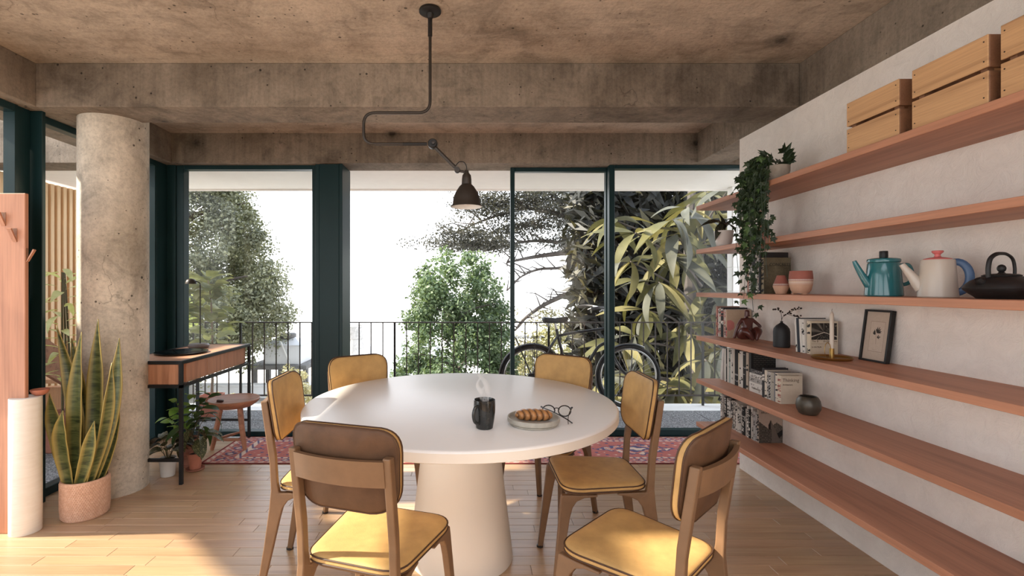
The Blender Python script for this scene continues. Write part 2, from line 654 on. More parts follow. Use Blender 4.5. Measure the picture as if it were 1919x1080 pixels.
k = NT('pale striated stone')
v = k.pos('obj', (6, 6, 40))
f = k.noise(v, 1.0, 5, 0.6, 1.2)
col = k.ramp(f, [(0.3, (0.80, 0.74, 0.66)), (0.55, (0.84, 0.79, 0.715)), (0.75, (0.86, 0.82, 0.75))])
M['pale_stone'] = k.fin(col, 0.6, 0, 0.3)
# ------------------------------------------------------------------ the room
ZB, ZC = 2.357, 2.612          # underside of beams, ceiling
XL, XR = -2.552, 1.925         # beam face at the glazed side, plaster wall face
YB = -2.6                      # back of the room, behind the camera
YE = 3.444                     # end of the plaster wall and of the shelves

def tint_mesh(name, boxes, mat, bev=0.0012):
    """many small chamfered planks in one mesh; each gets its own tone"""
    m = MB(); tones = []
    for (b, tone, off) in boxes:
        n0 = len(m.v)
        m.cbox(*b, b=bev)
        tones += [(tone, off)] * (len(m.v) - n0)
    me = bpy.data.meshes.new(name)
    me.from_pydata(m.v, [], m.f)
    me.materials.append(mat)
    a = me.attributes.new('tone', 'FLOAT_COLOR', 'POINT')
    a.data.foreach_set('color', [x for t, o in tones for x in (t[0], t[1], t[2], 1)])
    a = me.attributes.new('tint', 'FLOAT_VECTOR', 'POINT')
    a.data.foreach_set('vector', [x for t, o in tones for x in (o, o * 1.7, o * 0.3)])
    bm = bmesh.new(); bm.from_mesh(me)
    bmesh.ops.recalc_face_normals(bm, faces=bm.faces)
    bm.to_mesh(me); bm.free()
    return me

floor = struct(MB().box(-2.72, 2.75, YB, 4.16, -0.08, -0.006).build('floor', M['floor'], smooth=False), 'oak strip floor of narrow boards')
PW = 0.0755
rows = int((4.16 - YB) / PW)
near, rest = [], []
for r_ in range(rows):
    y0 = 4.13 - (r_ + 1) * PW
    x = -2.72 + R.uniform(-0.6, 0)
    while x < 2.72:
        L = R.uniform(0.42, 0.85)
        a, b = max(x, -2.72), min(x + L, 2.72)
        x += L
        if b - a < 0.02:
            continue
        t = R.uniform(0.90, 1.07)
        tone = (t, t * R.uniform(0.96, 1.01), t * R.uniform(0.92, 1.0))
        bx = ((a + 0.0006, b - 0.0006, y0 + 0.0006, y0 + PW - 0.0006, -0.006, 0.0), tone, R.random())
        (near if 2.0 < y0 < 3.1 else rest).append(bx)
for bx in near:
    link_mesh('plank', tint_mesh('plank', [bx], M['floor']), floor)
o = link_mesh('plank_field', tint_mesh('plank_field', rest, M['floor']), floor)
o['kind'] = 'stuff'

# unseen openings added in the slab to bring more light into the room
GA, GB = 1.20, 1.46        # narrow unseen slot along the glazed side, added to sun the chair seats
cl = MB().box(-2.98, 2.75, GB, 4.092, ZC, ZC + 0.25)
cl.box(-2.15, 2.75, GA, GB, ZC, ZC + 0.25)
cl.box(-2.98, -1.7, YB - 0.2, GA, ZC, ZC + 0.25)
cl.box(1.3, 2.75, YB - 0.2, GA, ZC, ZC + 0.25)
cl.box(-1.7, 1.3, 0.35, GA, ZC, ZC + 0.25)
cl.box(-1.7, 1.3, YB - 0.2, -1.9, ZC, ZC + 0.25)
struct(cl.build('ceiling', M['concrete_ceiling'], smooth=False), 'brown board marked concrete ceiling')
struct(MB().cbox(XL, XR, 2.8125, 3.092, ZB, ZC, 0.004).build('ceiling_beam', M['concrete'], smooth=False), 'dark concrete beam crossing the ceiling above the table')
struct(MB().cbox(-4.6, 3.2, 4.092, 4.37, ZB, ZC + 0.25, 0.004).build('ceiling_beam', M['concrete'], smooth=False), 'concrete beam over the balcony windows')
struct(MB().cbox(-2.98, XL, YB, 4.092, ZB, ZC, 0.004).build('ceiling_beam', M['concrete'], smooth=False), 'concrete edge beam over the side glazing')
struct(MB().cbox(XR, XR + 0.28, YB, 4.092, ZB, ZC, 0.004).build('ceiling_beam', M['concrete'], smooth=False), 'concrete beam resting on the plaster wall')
struct(MB().box(XR, XR + 0.26, YB, YE, 0, ZB).build('wall_right', M['plaster'], smooth=False), 'pale trowelled plaster wall behind the shelves')
bw = MB().box(-2.72, -2.2, YB - 0.2, YB, -0.08, ZC).box(1.5, XR + 0.26, YB - 0.2, YB, -0.08, ZC)  # unseen opening added in the back wall to let in more sky light
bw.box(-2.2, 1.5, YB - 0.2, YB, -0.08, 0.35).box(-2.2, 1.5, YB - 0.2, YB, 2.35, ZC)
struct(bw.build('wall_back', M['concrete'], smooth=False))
struct(MB().box(2.75, 2.95, YE - 0.2, 4.092, -0.08, ZC).build('wall_side', M['plaster'], smooth=False))

col = MB()
n = 64
col.lathe([(0.189, 0.0), (0.189, ZC - 0.001)], n, -2.304, 3.10)
struct(col.build('concrete_column', M['concrete_column']), 'round grey concrete column with pitted surface')

# ---- glazing on the balcony side ------------------------------------------------
def frame_window(name, x0, x1, y0, y1, z0, z1, st, tr, br, glass=True, label=None, sl=None):
    """teal framed fixed light lying in an X-Z plane: stiles, rails, pane"""
    sl = st if sl is None else sl
    o = struct(thing(name, label or 'teal framed window', 'window', (0, 0, 0)), label)
    del o['category']
    MB().cbox(x0, x0 + sl, y0, y1, z0, z1, 0.003).build('stile', M['teal'], o, smooth=False)
    MB().cbox(x1 - st, x1, y0, y1, z0, z1, 0.003).build('stile', M['teal'], o, smooth=False)
    MB().cbox(x0 + sl, x1 - st, y0, y1, z1 - tr, z1, 0.003).build('top_rail', M['teal'], o, smooth=False)
    MB().cbox(x0 + sl, x1 - st, y0, y1, z0, z0 + br, 0.003).build('bottom_rail', M['teal'], o, smooth=False)
    if glass:
        yc = (y0 + y1) / 2
        MB().box(x0 + sl - 0.005, x1 - st + 0.005, yc - 0.004, yc + 0.004, z0 + br - 0.005, z1 - tr + 0.005).build('pane', M['glass'], o, smooth=False)
    return o

frame_window('window_1', -2.555, -1.345, 4.165, 4.245, 0.0, ZB, 0.035, 0.036, 0.045, label='tall fixed window beside the desk', sl=0.062)
post = struct(thing('window_post', 'broad dark teal post between window and doorway', 'post'), 'broad dark teal post between window and doorway')
del post['category']
MB().cbox(-1.343, -1.308, 4.135, 4.37, 0, ZB, 0.003).build('stile', M['teal'], post, smooth=False)
MB().cbox(-1.306, -1.135, 4.125, 4.37, 0, ZB, 0.003).build('panel', M['teal'], post, smooth=False)
MB().cbox(-1.133, -1.104, 4.115, 4.385, 0, ZB, 0.003).build('stile', M['teal'], post, smooth=False)
frame_window('door_1', 0.348, 1.228, 4.245, 4.305, 0.03, ZB, 0.037, 0.036, 0.05, label='sliding glass door left half open behind the table')
frame_window('door_2', 1.196, 2.76, 4.155, 4.225, 0.012, ZB, 0.047, 0.032, 0.05, label='sliding glass door behind the shelf ends')
struct(MB().cbox(-1.10, 2.75, 4.15, 4.40, -0.03, 0.010, 0.003).build('door_sill', M['teal'], smooth=False), 'low teal sliding door track')

# ---- glazing on the long side ----------------------------------------------------
def side_window(name, y0, y1, label, st=0.05, st0=None):
    st0 = st if st0 is None else st0
    x0, x1 = -2.70, -2.632
    o = struct(thing(name, label, 'window'), label)
    del o['category']
    for a, b in ((y0, y0 + st0), (y1 - st, y1)):
        MB().cbox(x0, x1, a, b, 0, ZB, 0.001).build('stile', M['teal'], o, smooth=False)
    MB().cbox(x0, x1, y0 + st0, y1 - st, ZB - 0.045, ZB, 0.003).build('top_rail', M['teal'], o, smooth=False)
    MB().cbox(x0, x1, y0 + st0, y1 - st, 0, 0.055, 0.003).build('bottom_rail', M['teal'], o, smooth=False)
    xc = (x0 + x1) / 2
    MB().box(xc - 0.004, xc + 0.004, y0 + st0 - 0.003, y1 - st + 0.005, 0.05, ZB - 0.04).build('pane', M['glass'], o, smooth=False)
    return o

side_window('window_2', 2.907, 4.02, 'side window behind the concrete column', 0.022, 0.004)
side_window('window_3', 0.55, 2.79, 'side window behind the coat board', 0.02)
side_window('window_4', YB, 0.42, 'side window further back in the room')
post = struct(thing('window_post', 'dark teal post beside the concrete column', 'post'), 'dark teal post beside the concrete column')
del post['category']
MB().cbox(-2.70, -2.640, 2.792, 2.876, 0, ZB, 0.003).build('stile', M['teal'], post, smooth=False)
MB().cbox(-2.70, -2.572, 2.879, 2.905, 0, ZB, 0.003).build('stile', M['teal'], post, smooth=False)
struct(MB().cbox(-2.70, -2.60, 0.42, 0.55, 0, ZB, 0.003).build('window_post', M['teal'], smooth=False), 'teal post further back in the side glazing')
struct(MB().cbox(-2.70, -2.632, 4.02, 4.26, 0, ZB, 0.003).build('window_post', M['teal'], smooth=False), 'wide teal corner post behind the desk')
struct(MB().cbox(-2.632, -2.558, 4.155, 4.26, 0, ZB, 0.003).build('window_post', M['teal'], smooth=False), 'teal corner stile behind the desk')

# ---- balcony ----------------------------------------------------------------------
ZG = -0.03
bal = struct(MB().box(-4.6, 3.2, -2.8, 5.46, -0.35, ZG - 0.012).build('balcony_floor', M['concrete_pale'], smooth=False), 'grey balcony floor of speckled concrete slabs')
def pavers(x0, x1, y0, y1, nx, ny):
    for i in range(nx):
        for j in range(ny):
            a = x0 + (x1 - x0) * i / nx; b = x0 + (x1 - x0) * (i + 1) / nx
            c = y0 + (y1 - y0) * j / ny; d = y0 + (y1 - y0) * (j + 1) / ny
            MB().cbox(a + 0.004, b - 0.004, c + 0.004, d - 0.004, ZG - 0.012, ZG, 0.002).build('paver', M['paver'], bal, smooth=False)
pavers(-4.222, 2.978, 4.41, 5.16, 12, 2)
pavers(-4.222, -2.722, 1.86, 4.41, 2, 4)
struct(MB().cbox(-4.6, 3.2, 5.165, 5.455, ZG - 0.012, ZG + 0.004, 0.003).build('balcony_kerb', M['white_paint'], smooth=False), 'white strip along the balcony edge')
struct(MB().box(-4.6, 3.2, 4.37, 5.24, ZB + 0.012, ZB + 0.20).build('balcony_roof', M['soffit'], smooth=False), 'cream soffit over the balcony')
struct(MB().cbox(-4.6, 3.2, 5.24, 5.27, ZB - 0.006, ZB + 0.22, 0.003).build('balcony_fascia', M['soffit'], smooth=False), 'thin fascia at the balcony roof edge')

rl = thing('balcony_railing', 'thin dark iron railing with upright bars along the balcony edge', 'railing', (0, 5.37, 0))
ZR = pt(0, 603.5, 5.37).z
MB().box(-4.4, 2.77, -0.018, 0.018, ZR - 0.012, ZR).build('top_rail', M['rail_iron'], rl, smooth=False)
MB().box(-4.4, 2.77, -0.008, 0.008, 0.078, 0.096).build('bottom_rail', M['rail_iron'], rl, smooth=False)
bmesh_b = MB().box(-0.0055, 0.0055, -0.0055, 0.0055, 0.096, ZR - 0.012).mesh('baluster', M['rail_iron'], smooth=False)
x = -4.3
k_ = 0
while x < 2.75:
    if k_ % 13 == 0:
        MB().box(x - 0.011, x + 0.011, -0.011, 0.011, ZG, ZR - 0.012).build('post', M['black_steel'], rl, smooth=False)
    else:
        link_mesh('baluster', bmesh_b, rl, Matrix.Translation((x, 0, 0)))
    x += 0.1325
    k_ += 1

# white tiled pier at the end of the balcony
pier = struct(MB().box(2.775, 3.6, 5.10, 5.20, ZG, ZB + 0.01).build('tiled_pier', M['white_paint'], smooth=False), 'white tiled pier at the end of the balcony')
M['white_tile'] = plain('white glazed tile', (0.74, 0.735, 0.72, 1), 0.35, 0, 0.05)
tile_f = MB().cbox(-0.066, 0.066, -0.006, 0.0, -0.125, 0.125, 0.003).mesh('tile', M['white_tile'], smooth=False)
tile_s = MB().cbox(-0.006, 0.0, 0.0, 0.095, -0.125, 0.125, 0.003).mesh('tile', M['white_tile'], smooth=False)
for j in range(9):
    z = ZG + 0.13 + j * 0.256
    for i in range(4):
        link_mesh('tile', tile_f, pier, Matrix.Translation((2.843 + i * 0.137, 5.10, z)))
    link_mesh('tile', tile_s, pier, Matrix.Translation((2.775, 5.102, z)))

# ---- outside the long side: timber screen, stair, planter ---------------------------
scr = thing('timber_screen', 'tall screen of pale vertical timber battens outside the side window', 'screen', (-4.2, 0, 0))
Y0S = 2.5
MB().box(-0.06, -0.03, Y0S, 5.25, ZG, 2.335).build('backing_board', M['slat_back'], scr, smooth=False)  # same timber as the slats; recess shade put into its darker colour
sl = MB().cbox(-0.03, 0.012, -0.021, 0.021, ZG, 2.33, 0.003).mesh('slat', M['slat_wood'], smooth=False)
y = Y0S + 0.03
while y < 5.22:
    link_mesh('slat', sl, scr, Matrix.Translation((0, y, 0)))
    y += 0.0735

st = thing('outdoor_stair', 'steep timber stair with solid stringer outside the side window', 'stair', (-3.82, 0, 0))
SL = 0.72
def zu(y):
    return 0.50 + SL * (4.16 - y)
for x0 in (-0.20, 0.20):
    MB().prism([(1.95, zu(1.95)), (4.45, zu(4.45)), (4.45, zu(4.45) + 0.3), (1.95, zu(1.95) + 0.3)], x0 - 0.02, x0 + 0.02, 'x').build('stringer', M['stool_wood'], st, smooth=False)
for i in range(9):
    y = 4.5 - i * 0.26
    z = zu(y) + 0.16
    MB().cbox(-0.18, 0.18, y - 0.11, y + 0.11, z, z + 0.035, 0.003).build('tread', M['slat_back'], st, smooth=False)
MB().box(-0.22, 0.22, 4.55, 4.62, ZG, 0.35).build('foot_block', M['slat_back'], st, smooth=False)
# ------------------------------------------------------------------ table
tb = thing('dining_table', 'large round off-white dining table on a tapered drum base', 'table', (-0.05, 2.34, 0))
RT = 0.736
MB().lathe([(0, 0.702), (RT - 0.012, 0.702), (RT, 0.708), (RT, 0.742), (RT - 0.004, 0.7475), (RT - 0.010, 0.75), (0, 0.75)], 96).build('tabletop', M['table_top'], tb)
# rim band: the edge's shade is put into its warmer colour
MB().lathe([(RT + 0.0008, 0.709), (RT + 0.0008, 0.741)], 96, close_ends=False).build('rim_band', M['table_base'], tb, label='cream edge band coloured warmer for its shade')
MB().lathe([(0, 0.0), (0.250, 0.0), (0.252, 0.004), (0.168, 0.702), (0, 0.702)], 64).build('pedestal', M['table_base'], tb, label='cream tapered drum base')

# ------------------------------------------------------------------ chairs
def make_chair(label):
    t = thing('dining_chair', label, 'chair', group='mustard dining chairs around the round table')
    # seat: rounded trapezoid, wider at the front (+Y)
    ol = outline([(-0.165, -0.185), (0.165, -0.185), (0.207, 0.19), (-0.207, 0.19)], [0.07, 0.07, 0.085, 0.085], 7)
    def fm(u, v, w_):
        return (u, v, w_ + 0.006 * (v / 0.19) ** 2 - 0.006 * math.exp(-((u / 0.12) ** 2 + (v / 0.12) ** 2)))
    s = pad(ol, [(0.010, 0.430), (0.001, 0.434), (0.0, 0.440), (0.0, 0.450), (0.005, 0.456), (0.018, 0.461), (0.05, 0.464), (0.10, 0.465)], fm).build('seat', M['chair'], t, angle=60)
    for z in (0.436, 0.452):
        MB().tube([fm(u, v, z) for u, v in inset(ol, -0.0008)], 0.0028, 5, closed=True).build('piping', M['piping'], s)
    MB().add(*(lambda q: (q.v, q.f))(pad(inset(ol, 0.02), [(0.006, 0.418), (0.0, 0.421), (0.0, 0.430)], lambda u, v, w_: (u, v, w_)))).build('seat_board', M['chair_frame'], t)
    # rear legs run up to carry the back rail
    rear = [(-0.262, 0.0), (-0.232, 0.20), (-0.213, 0.36), (-0.207, 0.44), (-0.212, 0.55), (-0.250, 0.815), (-0.222, 0.815),
            (-0.187, 0.58), (-0.180, 0.47), (-0.172, 0.428), (-0.05, 0.424), (-0.05, 0.416), (-0.100, 0.409), (-0.135, 0.394), (-0.156, 0.365), (-0.168, 0.32), (-0.200, 0.17), (-0.238, 0.0)]
    frontp = [(0.192, 0.424), (0.196, 0.40), (0.216, 0.20), (0.236, 0.0), (0.212, 0.0), (0.180, 0.20), (0.158, 0.33), (0.146, 0.372), (0.128, 0.398), (0.095, 0.412), (0.04, 0.416), (0.04, 0.424)]
    for sx in (-1, 1):
        for nm, poly, xc in (('rear', rear, 0.158), ('front', frontp, 0.176)):
            shear = lambda v, sx=sx, xc=xc: (v[0] + sx * (xc + max(0, 0.43 - v[2]) * 0.055), v[1], v[2])
            lg = MB().prism(poly, -0.0125, 0.0125, 'x', shear).build('leg', M['chair_frame'], t, smooth=False)
            yf = -0.25 if nm == 'rear' else 0.224
            xf = sx * (xc + 0.43 * 0.055)
            MB().lathe([(0.015, 0), (0.017, 0.002), (0.017, 0.009), (0.013, 0.012)], 14, xf, yf).build('foot_cap', M['bronze'], lg)
            bv = lg.modifiers.new('bevel', 'BEVEL')
            bv.width = 0.004; bv.segments = 2; bv.limit_method = 'ANGLE'; bv.angle_limit = math.radians(50)
    # curved rail between the posts
    def bow(u, k):
        return -k * (1 - (u / 0.18) ** 2)
    def yb(z):
        return -0.193 - (z - 0.60) * 0.155
    n = 14
    vs, fs = [], []
    for i in range(n + 1):
        u = -0.150 + 0.300 * i / n
        for z, dy in ((0.728, -0.008), (0.728, 0.008), (0.806, 0.008), (0.806, -0.008)):
            vs.append((u, yb(z) - 0.010 + dy + bow(u, 0.030), z))
    for i in range(n):
        for q in range(4):
            a, b = i * 4 + q, i * 4 + (q + 1) % 4
            fs.append((a, b, b + 4, a + 4))
    fs += [(0, 1, 2, 3), (n * 4 + 3, n * 4 + 2, n * 4 + 1, n * 4)]
    MB().add(vs, fs).build('back_rail', M['chair_frame'], t, angle=50)
    # padded back
    ob = outline([(-0.168, 0.632), (0.168, 0.632), (0.184, 0.892), (-0.184, 0.892)], [0.085, 0.085, 0.075, 0.075], 8)
    def fb(u, v, w_):
        return (u, yb(v) + 0.028 + bow(u, 0.032) + w_, v)
    b = pad(ob, [(0.10, -0.0155), (0.05, -0.0155), (0.012, -0.0145), (0.002, -0.011), (0.0, -0.004), (0.0, 0.006), (0.003, 0.012), (0.016, 0.0165), (0.05, 0.019), (0.10, 0.019)], fb).build('backrest', M['chair'], t, angle=60)
    # faces at the rear of the pad get a darker brown
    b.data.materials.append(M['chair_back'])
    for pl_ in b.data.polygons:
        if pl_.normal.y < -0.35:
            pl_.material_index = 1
    for w_ in (-0.010, 0.010):
        MB().tube([fb(u, v, w_) for u, v in inset(ob, -0.0004)], 0.0026, 5, closed=True).build('piping', M['piping'], b)
    return t

chairs = [
    ('mustard dining chair turned away from the viewer, half its seat in sun', (-0.315, 1.635), (0.30, 0.95)),
    ('mustard dining chair between the round table and the small stool', (-0.645, 2.205), (1.0, 0.02)),
    ('mustard dining chair beyond the table in front of the broad teal post', (-0.545, 2.667), (0.59, -0.81)),
    ('mustard dining chair beyond the table in front of the bicycle frame', (0.42, 2.677), (-0.60, -0.80)),
    ('mustard dining chair with shaded brown seat below the bicycle front wheel', (0.57, 2.205), (-1.0, -0.01)),
    ('mustard dining chair at an angle close to the lower bookshelves', (0.555, 1.575), (-0.70, 0.715)),
]
proto = None
for lab, (x, y), f in chairs:
    if proto is None:
        proto = c = make_chair(lab)
    else:
        c = copy_tree(proto)
        c['label'] = lab
    c.location = (x, y, 0)
    c.rotation_euler = (0, 0, math.atan2(-f[0], f[1]))

# ------------------------------------------------------------------ things on the table
M['mug'] = plain('charcoal glazed ceramic', (0.016, 0.017, 0.016, 1), 0.14, 0, 0.25, 30, spec=0.6)
M['coffee'] = plain('black coffee', (0.015, 0.008, 0.004, 1), 0.08)
mg = thing('coffee_mug', 'dark charcoal ceramic mug with handle, steaming on the table', 'mug', (0.052, 1.872, 0.75), 0)
MB().lathe([(0, 0.0), (0.030, 0.0), (0.0325, 0.002), (0.0375, 0.03), (0.0418, 0.065), (0.0425, 0.09), (0.0415, 0.111), (0.0395, 0.112), (0.0385, 0.110), (0.039, 0.085), (0.036, 0.05), (0.030, 0.008), (0, 0.006)], 40).build('body', M['mug'], mg)
MB().lathe([(0, 0.0985), (0.0388, 0.0985)], 32, close_ends=False).build('coffee', M['coffee'], mg)
hd = smooth_path([(-0.030, -0.030, 0.092), (-0.046, -0.040, 0.089), (-0.0545, -0.046, 0.065), (-0.050, -0.043, 0.040), (-0.037, -0.034, 0.027), (-0.026, -0.026, 0.026)], 6)
hd = [(p.x * 0.80, p.y * 1.05, p.z) for p in hd]
MB().tube(hd, 0.0062, 10, flat=1.0).build('handle', M['mug'], mg)

# steam: a few twisting wisps of thin mist
k = NT('steam')
k.t.nodes.remove(k.b)
pv = k.n('VolumePrincipled')
pv.inputs['Color'].default_value = (1, 1, 1, 1)
nz = k.noise(k.pos('obj', (1, 1, 0.5)), 45, 3)
k.set(pv.inputs['Density'], k.math('MULTIPLY', k.ramp(nz, [(0.40, 0.0), (0.68, 1.0)]), 75.0))
k.t.links.new(pv.outputs[0], k.out.inputs['Volume'])
M['steam'] = k.m
sm = MB()
for (ph, sc, top) in ((0.0, 1.0, 0.15), (1.9, 0.8, 0.11), (3.6, 0.7, 0.09)):
    pts, rad = [], []
    for i in range(15):
        t_ = i / 14
        pts.append((0.020 * math.sin(ph + 5.2 * t_) * (0.4 + t_) - 0.022 * t_ ** 1.3, 0.008 * math.cos(ph + 4 * t_), 0.100 + top * t_))
        rad.append(sc * (0.004 + 0.011 * math.sin(PI * min(1, t_ * 1.15 + 0.12)) ** 1.0 * (1 - 0.6 * t_)) + 0.0006)
    sm.tube(pts, rad, 8)
sm.build('steam', M['steam'], loc=(0.055, 1.872, 0.752), label='faint white steam rising from the dark mug', cat='steam', kind='stuff')

M['plate'] = plain('speckled grey stoneware', (0.42, 0.39, 0.33, 1), 0.5, 0, 0.12, 40)
MB().lathe([(0, 0.0), (0.088, 0.0), (0.094, 0.003), (0.095, 0.0075), (0.0915, 0.009), (0.0915, 0.0105), (0.1015, 0.012), (0.1045, 0.017), (0.1045, 0.030), (0.1025, 0.032), (0.0995, 0.030), (0.098, 0.018), (0.092, 0.0145), (0, 0.014)], 64).build('plate', M['plate'], loc=(0.250, 1.925, 0.75), label='grey stoneware plate with upright rim holding the braided bread', cat='plate')

# braided chocolate loaf: three strands plaited, one mesh
M['bread'] = None
k = NT('baked braided crust')
ca = k.attr('tone')
nz = k.noise(k.pos('obj', (1, 1, 1), (0.3, 0.2, 0.8)), 110, 4, 0.7, 0.8)
colr = k.mix(0.6, ca, k.ramp(nz, [(0.35, 0.45), (0.6, 1.05)]), 'MULTIPLY')
k.bump(nz, 0.3, 0.002)
M['bread'] = k.fin(colr, 0.35, 0, 0.5)
nu, nv = 72, 28
vs, fs, tones = [], [], []
for i in range(nu + 1):
    t_ = i / nu
    xx = -0.076 + 0.152 * t_
    env = (max(0.0, 1 - abs(2 * t_ - 1) ** 3.2)) ** 0.5
    for j in range(nv):
        th = 2 * PI * j / nv
        ph = 6.2 * PI * t_ + math.cos(th) * 1.9
        rid = abs(math.sin(ph))
        r_ = 0.74 + 0.30 * rid ** 0.55
        yy = 0.033 * env * r_ * math.cos(th)
        zz = 0.020 + 0.0235 * env * r_ * math.sin(th)
        if zz < 0.001: zz = 0.001
        vs.append((xx, yy, zz))
        g = min(1, rid ** 0.7 * 1.1)
        c0, c1 = (0.035, 0.012, 0.005), (0.52, 0.24, 0.085)
        tones += [c0[q] + (c1[q] - c0[q]) * g for q in range(3)] + [1]
for i in range(nu):
    for j in range(nv):
        fs.append((i * nv + j, (i + 1) * nv + j, (i + 1) * nv + (j + 1) % nv, i * nv + (j + 1) % nv))
fs += [tuple(range(nv)), tuple(reversed(range(nu * nv, nu * nv + nv)))]
o = MB().add(vs, fs).build('braided_bread', M['bread'], loc=(0.252, 1.935, 0.7645), label='braided brown chocolate bread loaf lying on the grey plate', cat='bread', angle=80)
a = o.data.attributes.new('tone', 'FLOAT_COLOR', 'POINT')
a.data.foreach_set('color', tones)
o.rotation_euler = (0, 0, math.radians(-4))

# spectacles, standing on their folded-in temples, seen from behind
M['acetate'] = plain('black acetate', (0.012, 0.010, 0.009, 1), 0.25)
sg = thing('spectacles', 'black round framed spectacles behind the bread plate', 'spectacles', (0.362, 2.035, 0.75), math.radians(-6))
for sx in (-1, 1):
    cx = sx * 0.0335
    rim = [(cx + 0.0255 * math.cos(a) * (1.02 if a < PI else 1), 0.002, 0.0245 + 0.0225 * math.sin(a)) for a in [2 * PI * i / 36 for i in range(36)]]
    rr = MB().tube(rim, 0.0025, 6, closed=True).build('rim', M['acetate'], sg)
    MB().lathe([(0, -0.0006), (0.0245, -0.0006), (0.0245, 0.0006), (0, 0.0006)], 28).build('lens', M['glass'], rr).matrix_local = Matrix.Translation((cx, 0.002, 0.0245)) @ Matrix.Rotation(PI / 2, 4, 'X') @ Matrix.Diagonal((1, 0.89, 1, 1))
    MB().tube(smooth_path([(sx * 0.056, 0.002, 0.036), (sx * 0.064, 0.001, 0.041), (sx * 0.0655, -0.004, 0.0405)], 4), 0.0026, 6).build('hinge', M['acetate'], sg)
    # temple runs towards the viewer and bends down to the table
    tp = smooth_path([(sx * 0.0650, -0.004, 0.040), (0.049 if sx > 0 else -0.018, -0.045, 0.030 if sx > 0 else 0.032), (0.040 if sx > 0 else 0.030, -0.085, 0.016), (0.038 if sx > 0 else 0.056, -0.112 if sx > 0 else -0.100, 0.0018)], 8)
    MB().tube(tp, 0.0015, 6, flat=1.6).build('temple', M['acetate'], sg)
MB().tube(smooth_path([(-0.0115, 0.002, 0.030), (-0.005, 0.001, 0.036), (0.005, 0.001, 0.036), (0.0115, 0.002, 0.030)], 5), 0.002, 6).build('bridge', M['acetate'], sg)

# ------------------------------------------------------------------ ceiling lamp
LY = 2.272
def lp(px, py):
    q = pt(px, py, LY)
    return Vector((q.x, 0, q.z))
lm = thing('ceiling_lamp', 'dark metal ceiling lamp on a long bent rod with bell shade above the table', 'lamp', (0, LY, 0))
c0 = lp(806, 16)
MB().lathe([(0, ZC), (0.050, ZC), (0.052, ZC - 0.004), (0.052, ZC - 0.012), (0.046, ZC - 0.016), (0.018, ZC - 0.020), (0.014, ZC - 0.038), (0.0105, ZC - 0.042), (0.0105, ZC - 0.125), (0, ZC - 0.125)], 32, c0.x, 0).build('ceiling_rose', M['lamp_black'], lm)
def fillet_path(P, rad, n=6):
    out = [P[0]]
    for i in range(1, len(P) - 1):
        p = P[i]; a = (P[i - 1] - p).normalized(); b = (P[i + 1] - p).normalized()
        for k2 in range(n + 1):
            t = k2 / n
            out.append(p + a * rad * (1 - t) ** 2 + b * rad * t ** 2)
    out.append(P[-1])
    return out
rodp = fillet_path([lp(806, 58), lp(806, 211.5), lp(681.5, 211.5), lp(681.5, 270), lp(757, 270)], 0.055, 7)
MB().tube(rodp, 0.0072, 12).build('rod', M['bronze'], lm)
MB().tube([lp(755, 270), lp(800, 270)], 0.0078, 12).build('sleeve', M['lamp_black'], lm)
jb = lp(811, 270)
jm = MB()
jm.lathe([(0, -0.017), (0.019, -0.017), (0.023, -0.012), (0.023, 0.012), (0.019, 0.017), (0, 0.017)], 24)
o = jm.build('joint', M['lamp_black'], lm)
o.matrix_local = Matrix.Translation(jb) @ Matrix.Rotation(PI / 2, 4, 'X')
kb = MB().lathe([(0, 0), (0.007, 0), (0.008, 0.004), (0.008, 0.014), (0, 0.016)], 14).build('knob', M['bronze'], o)
kb.matrix_local = Matrix.Translation((0.004, 0, 0.017))
MB().tube([lp(815, 276), lp(853, 314)], 0.0085, 12).build('arm', M['bronze'], lm)
j2 = lp(857, 319)
o = MB().lathe([(0, -0.011), (0.012, -0.011), (0.014, -0.008), (0.014, 0.008), (0.012, 0.011), (0, 0.011)], 20).build('joint', M['bronze'], lm)
o.matrix_local = Matrix.Translation(j2) @ Matrix.Rotation(PI / 2, 4, 'X')
MB().tube([lp(858, 320), lp(868, 322), lp(874, 324)], 0.006, 10).build('link', M['bronze'], lm)
MB().tube(smooth_path([lp(852, 314), lp(860, 304), lp(869, 304), lp(874, 312), lp(874.5, 322)], 6), 0.0025, 6).build('cable', M['lamp_black'], lm)
zt, zr = lp(0, 324).z, lp(0, 388).z
H = zt - zr
sx_ = lp(874.5, 0).x
prof = [(0.009, zt + 0.012), (0.011, zt), (0.020, zt - 0.012), (0.0225, zt - 0.03 * 1), (0.0235, zr + H * 0.66), (0.034, zr + H * 0.60), (0.053, zr + H * 0.42), (0.063, zr + H * 0.25), (0.0665, zr + H * 0.08), (0.0735, zr + 0.004), (0.074, zr)]
inner = [(0.072, zr), (0.064, zr + H * 0.09), (0.060, zr + H * 0.25), (0.050, zr + H * 0.41), (0.030, zr + H * 0.58), (0, zr + H * 0.60)]
sh = MB().lathe(prof + inner[:1], 40, sx_, 0, close_ends=False).build('shade', M['bronze'], lm)
MB().lathe(inner, 40, sx_, 0, close_ends=False).build('shade_lining', M['white_paint'], sh, label='white inside of the shade')
MB().sphere((sx_, 0, zr + 0.035), 0.026, n=16, m=10).build('bulb', M['white_paint'], lm, label='unlit white bulb')

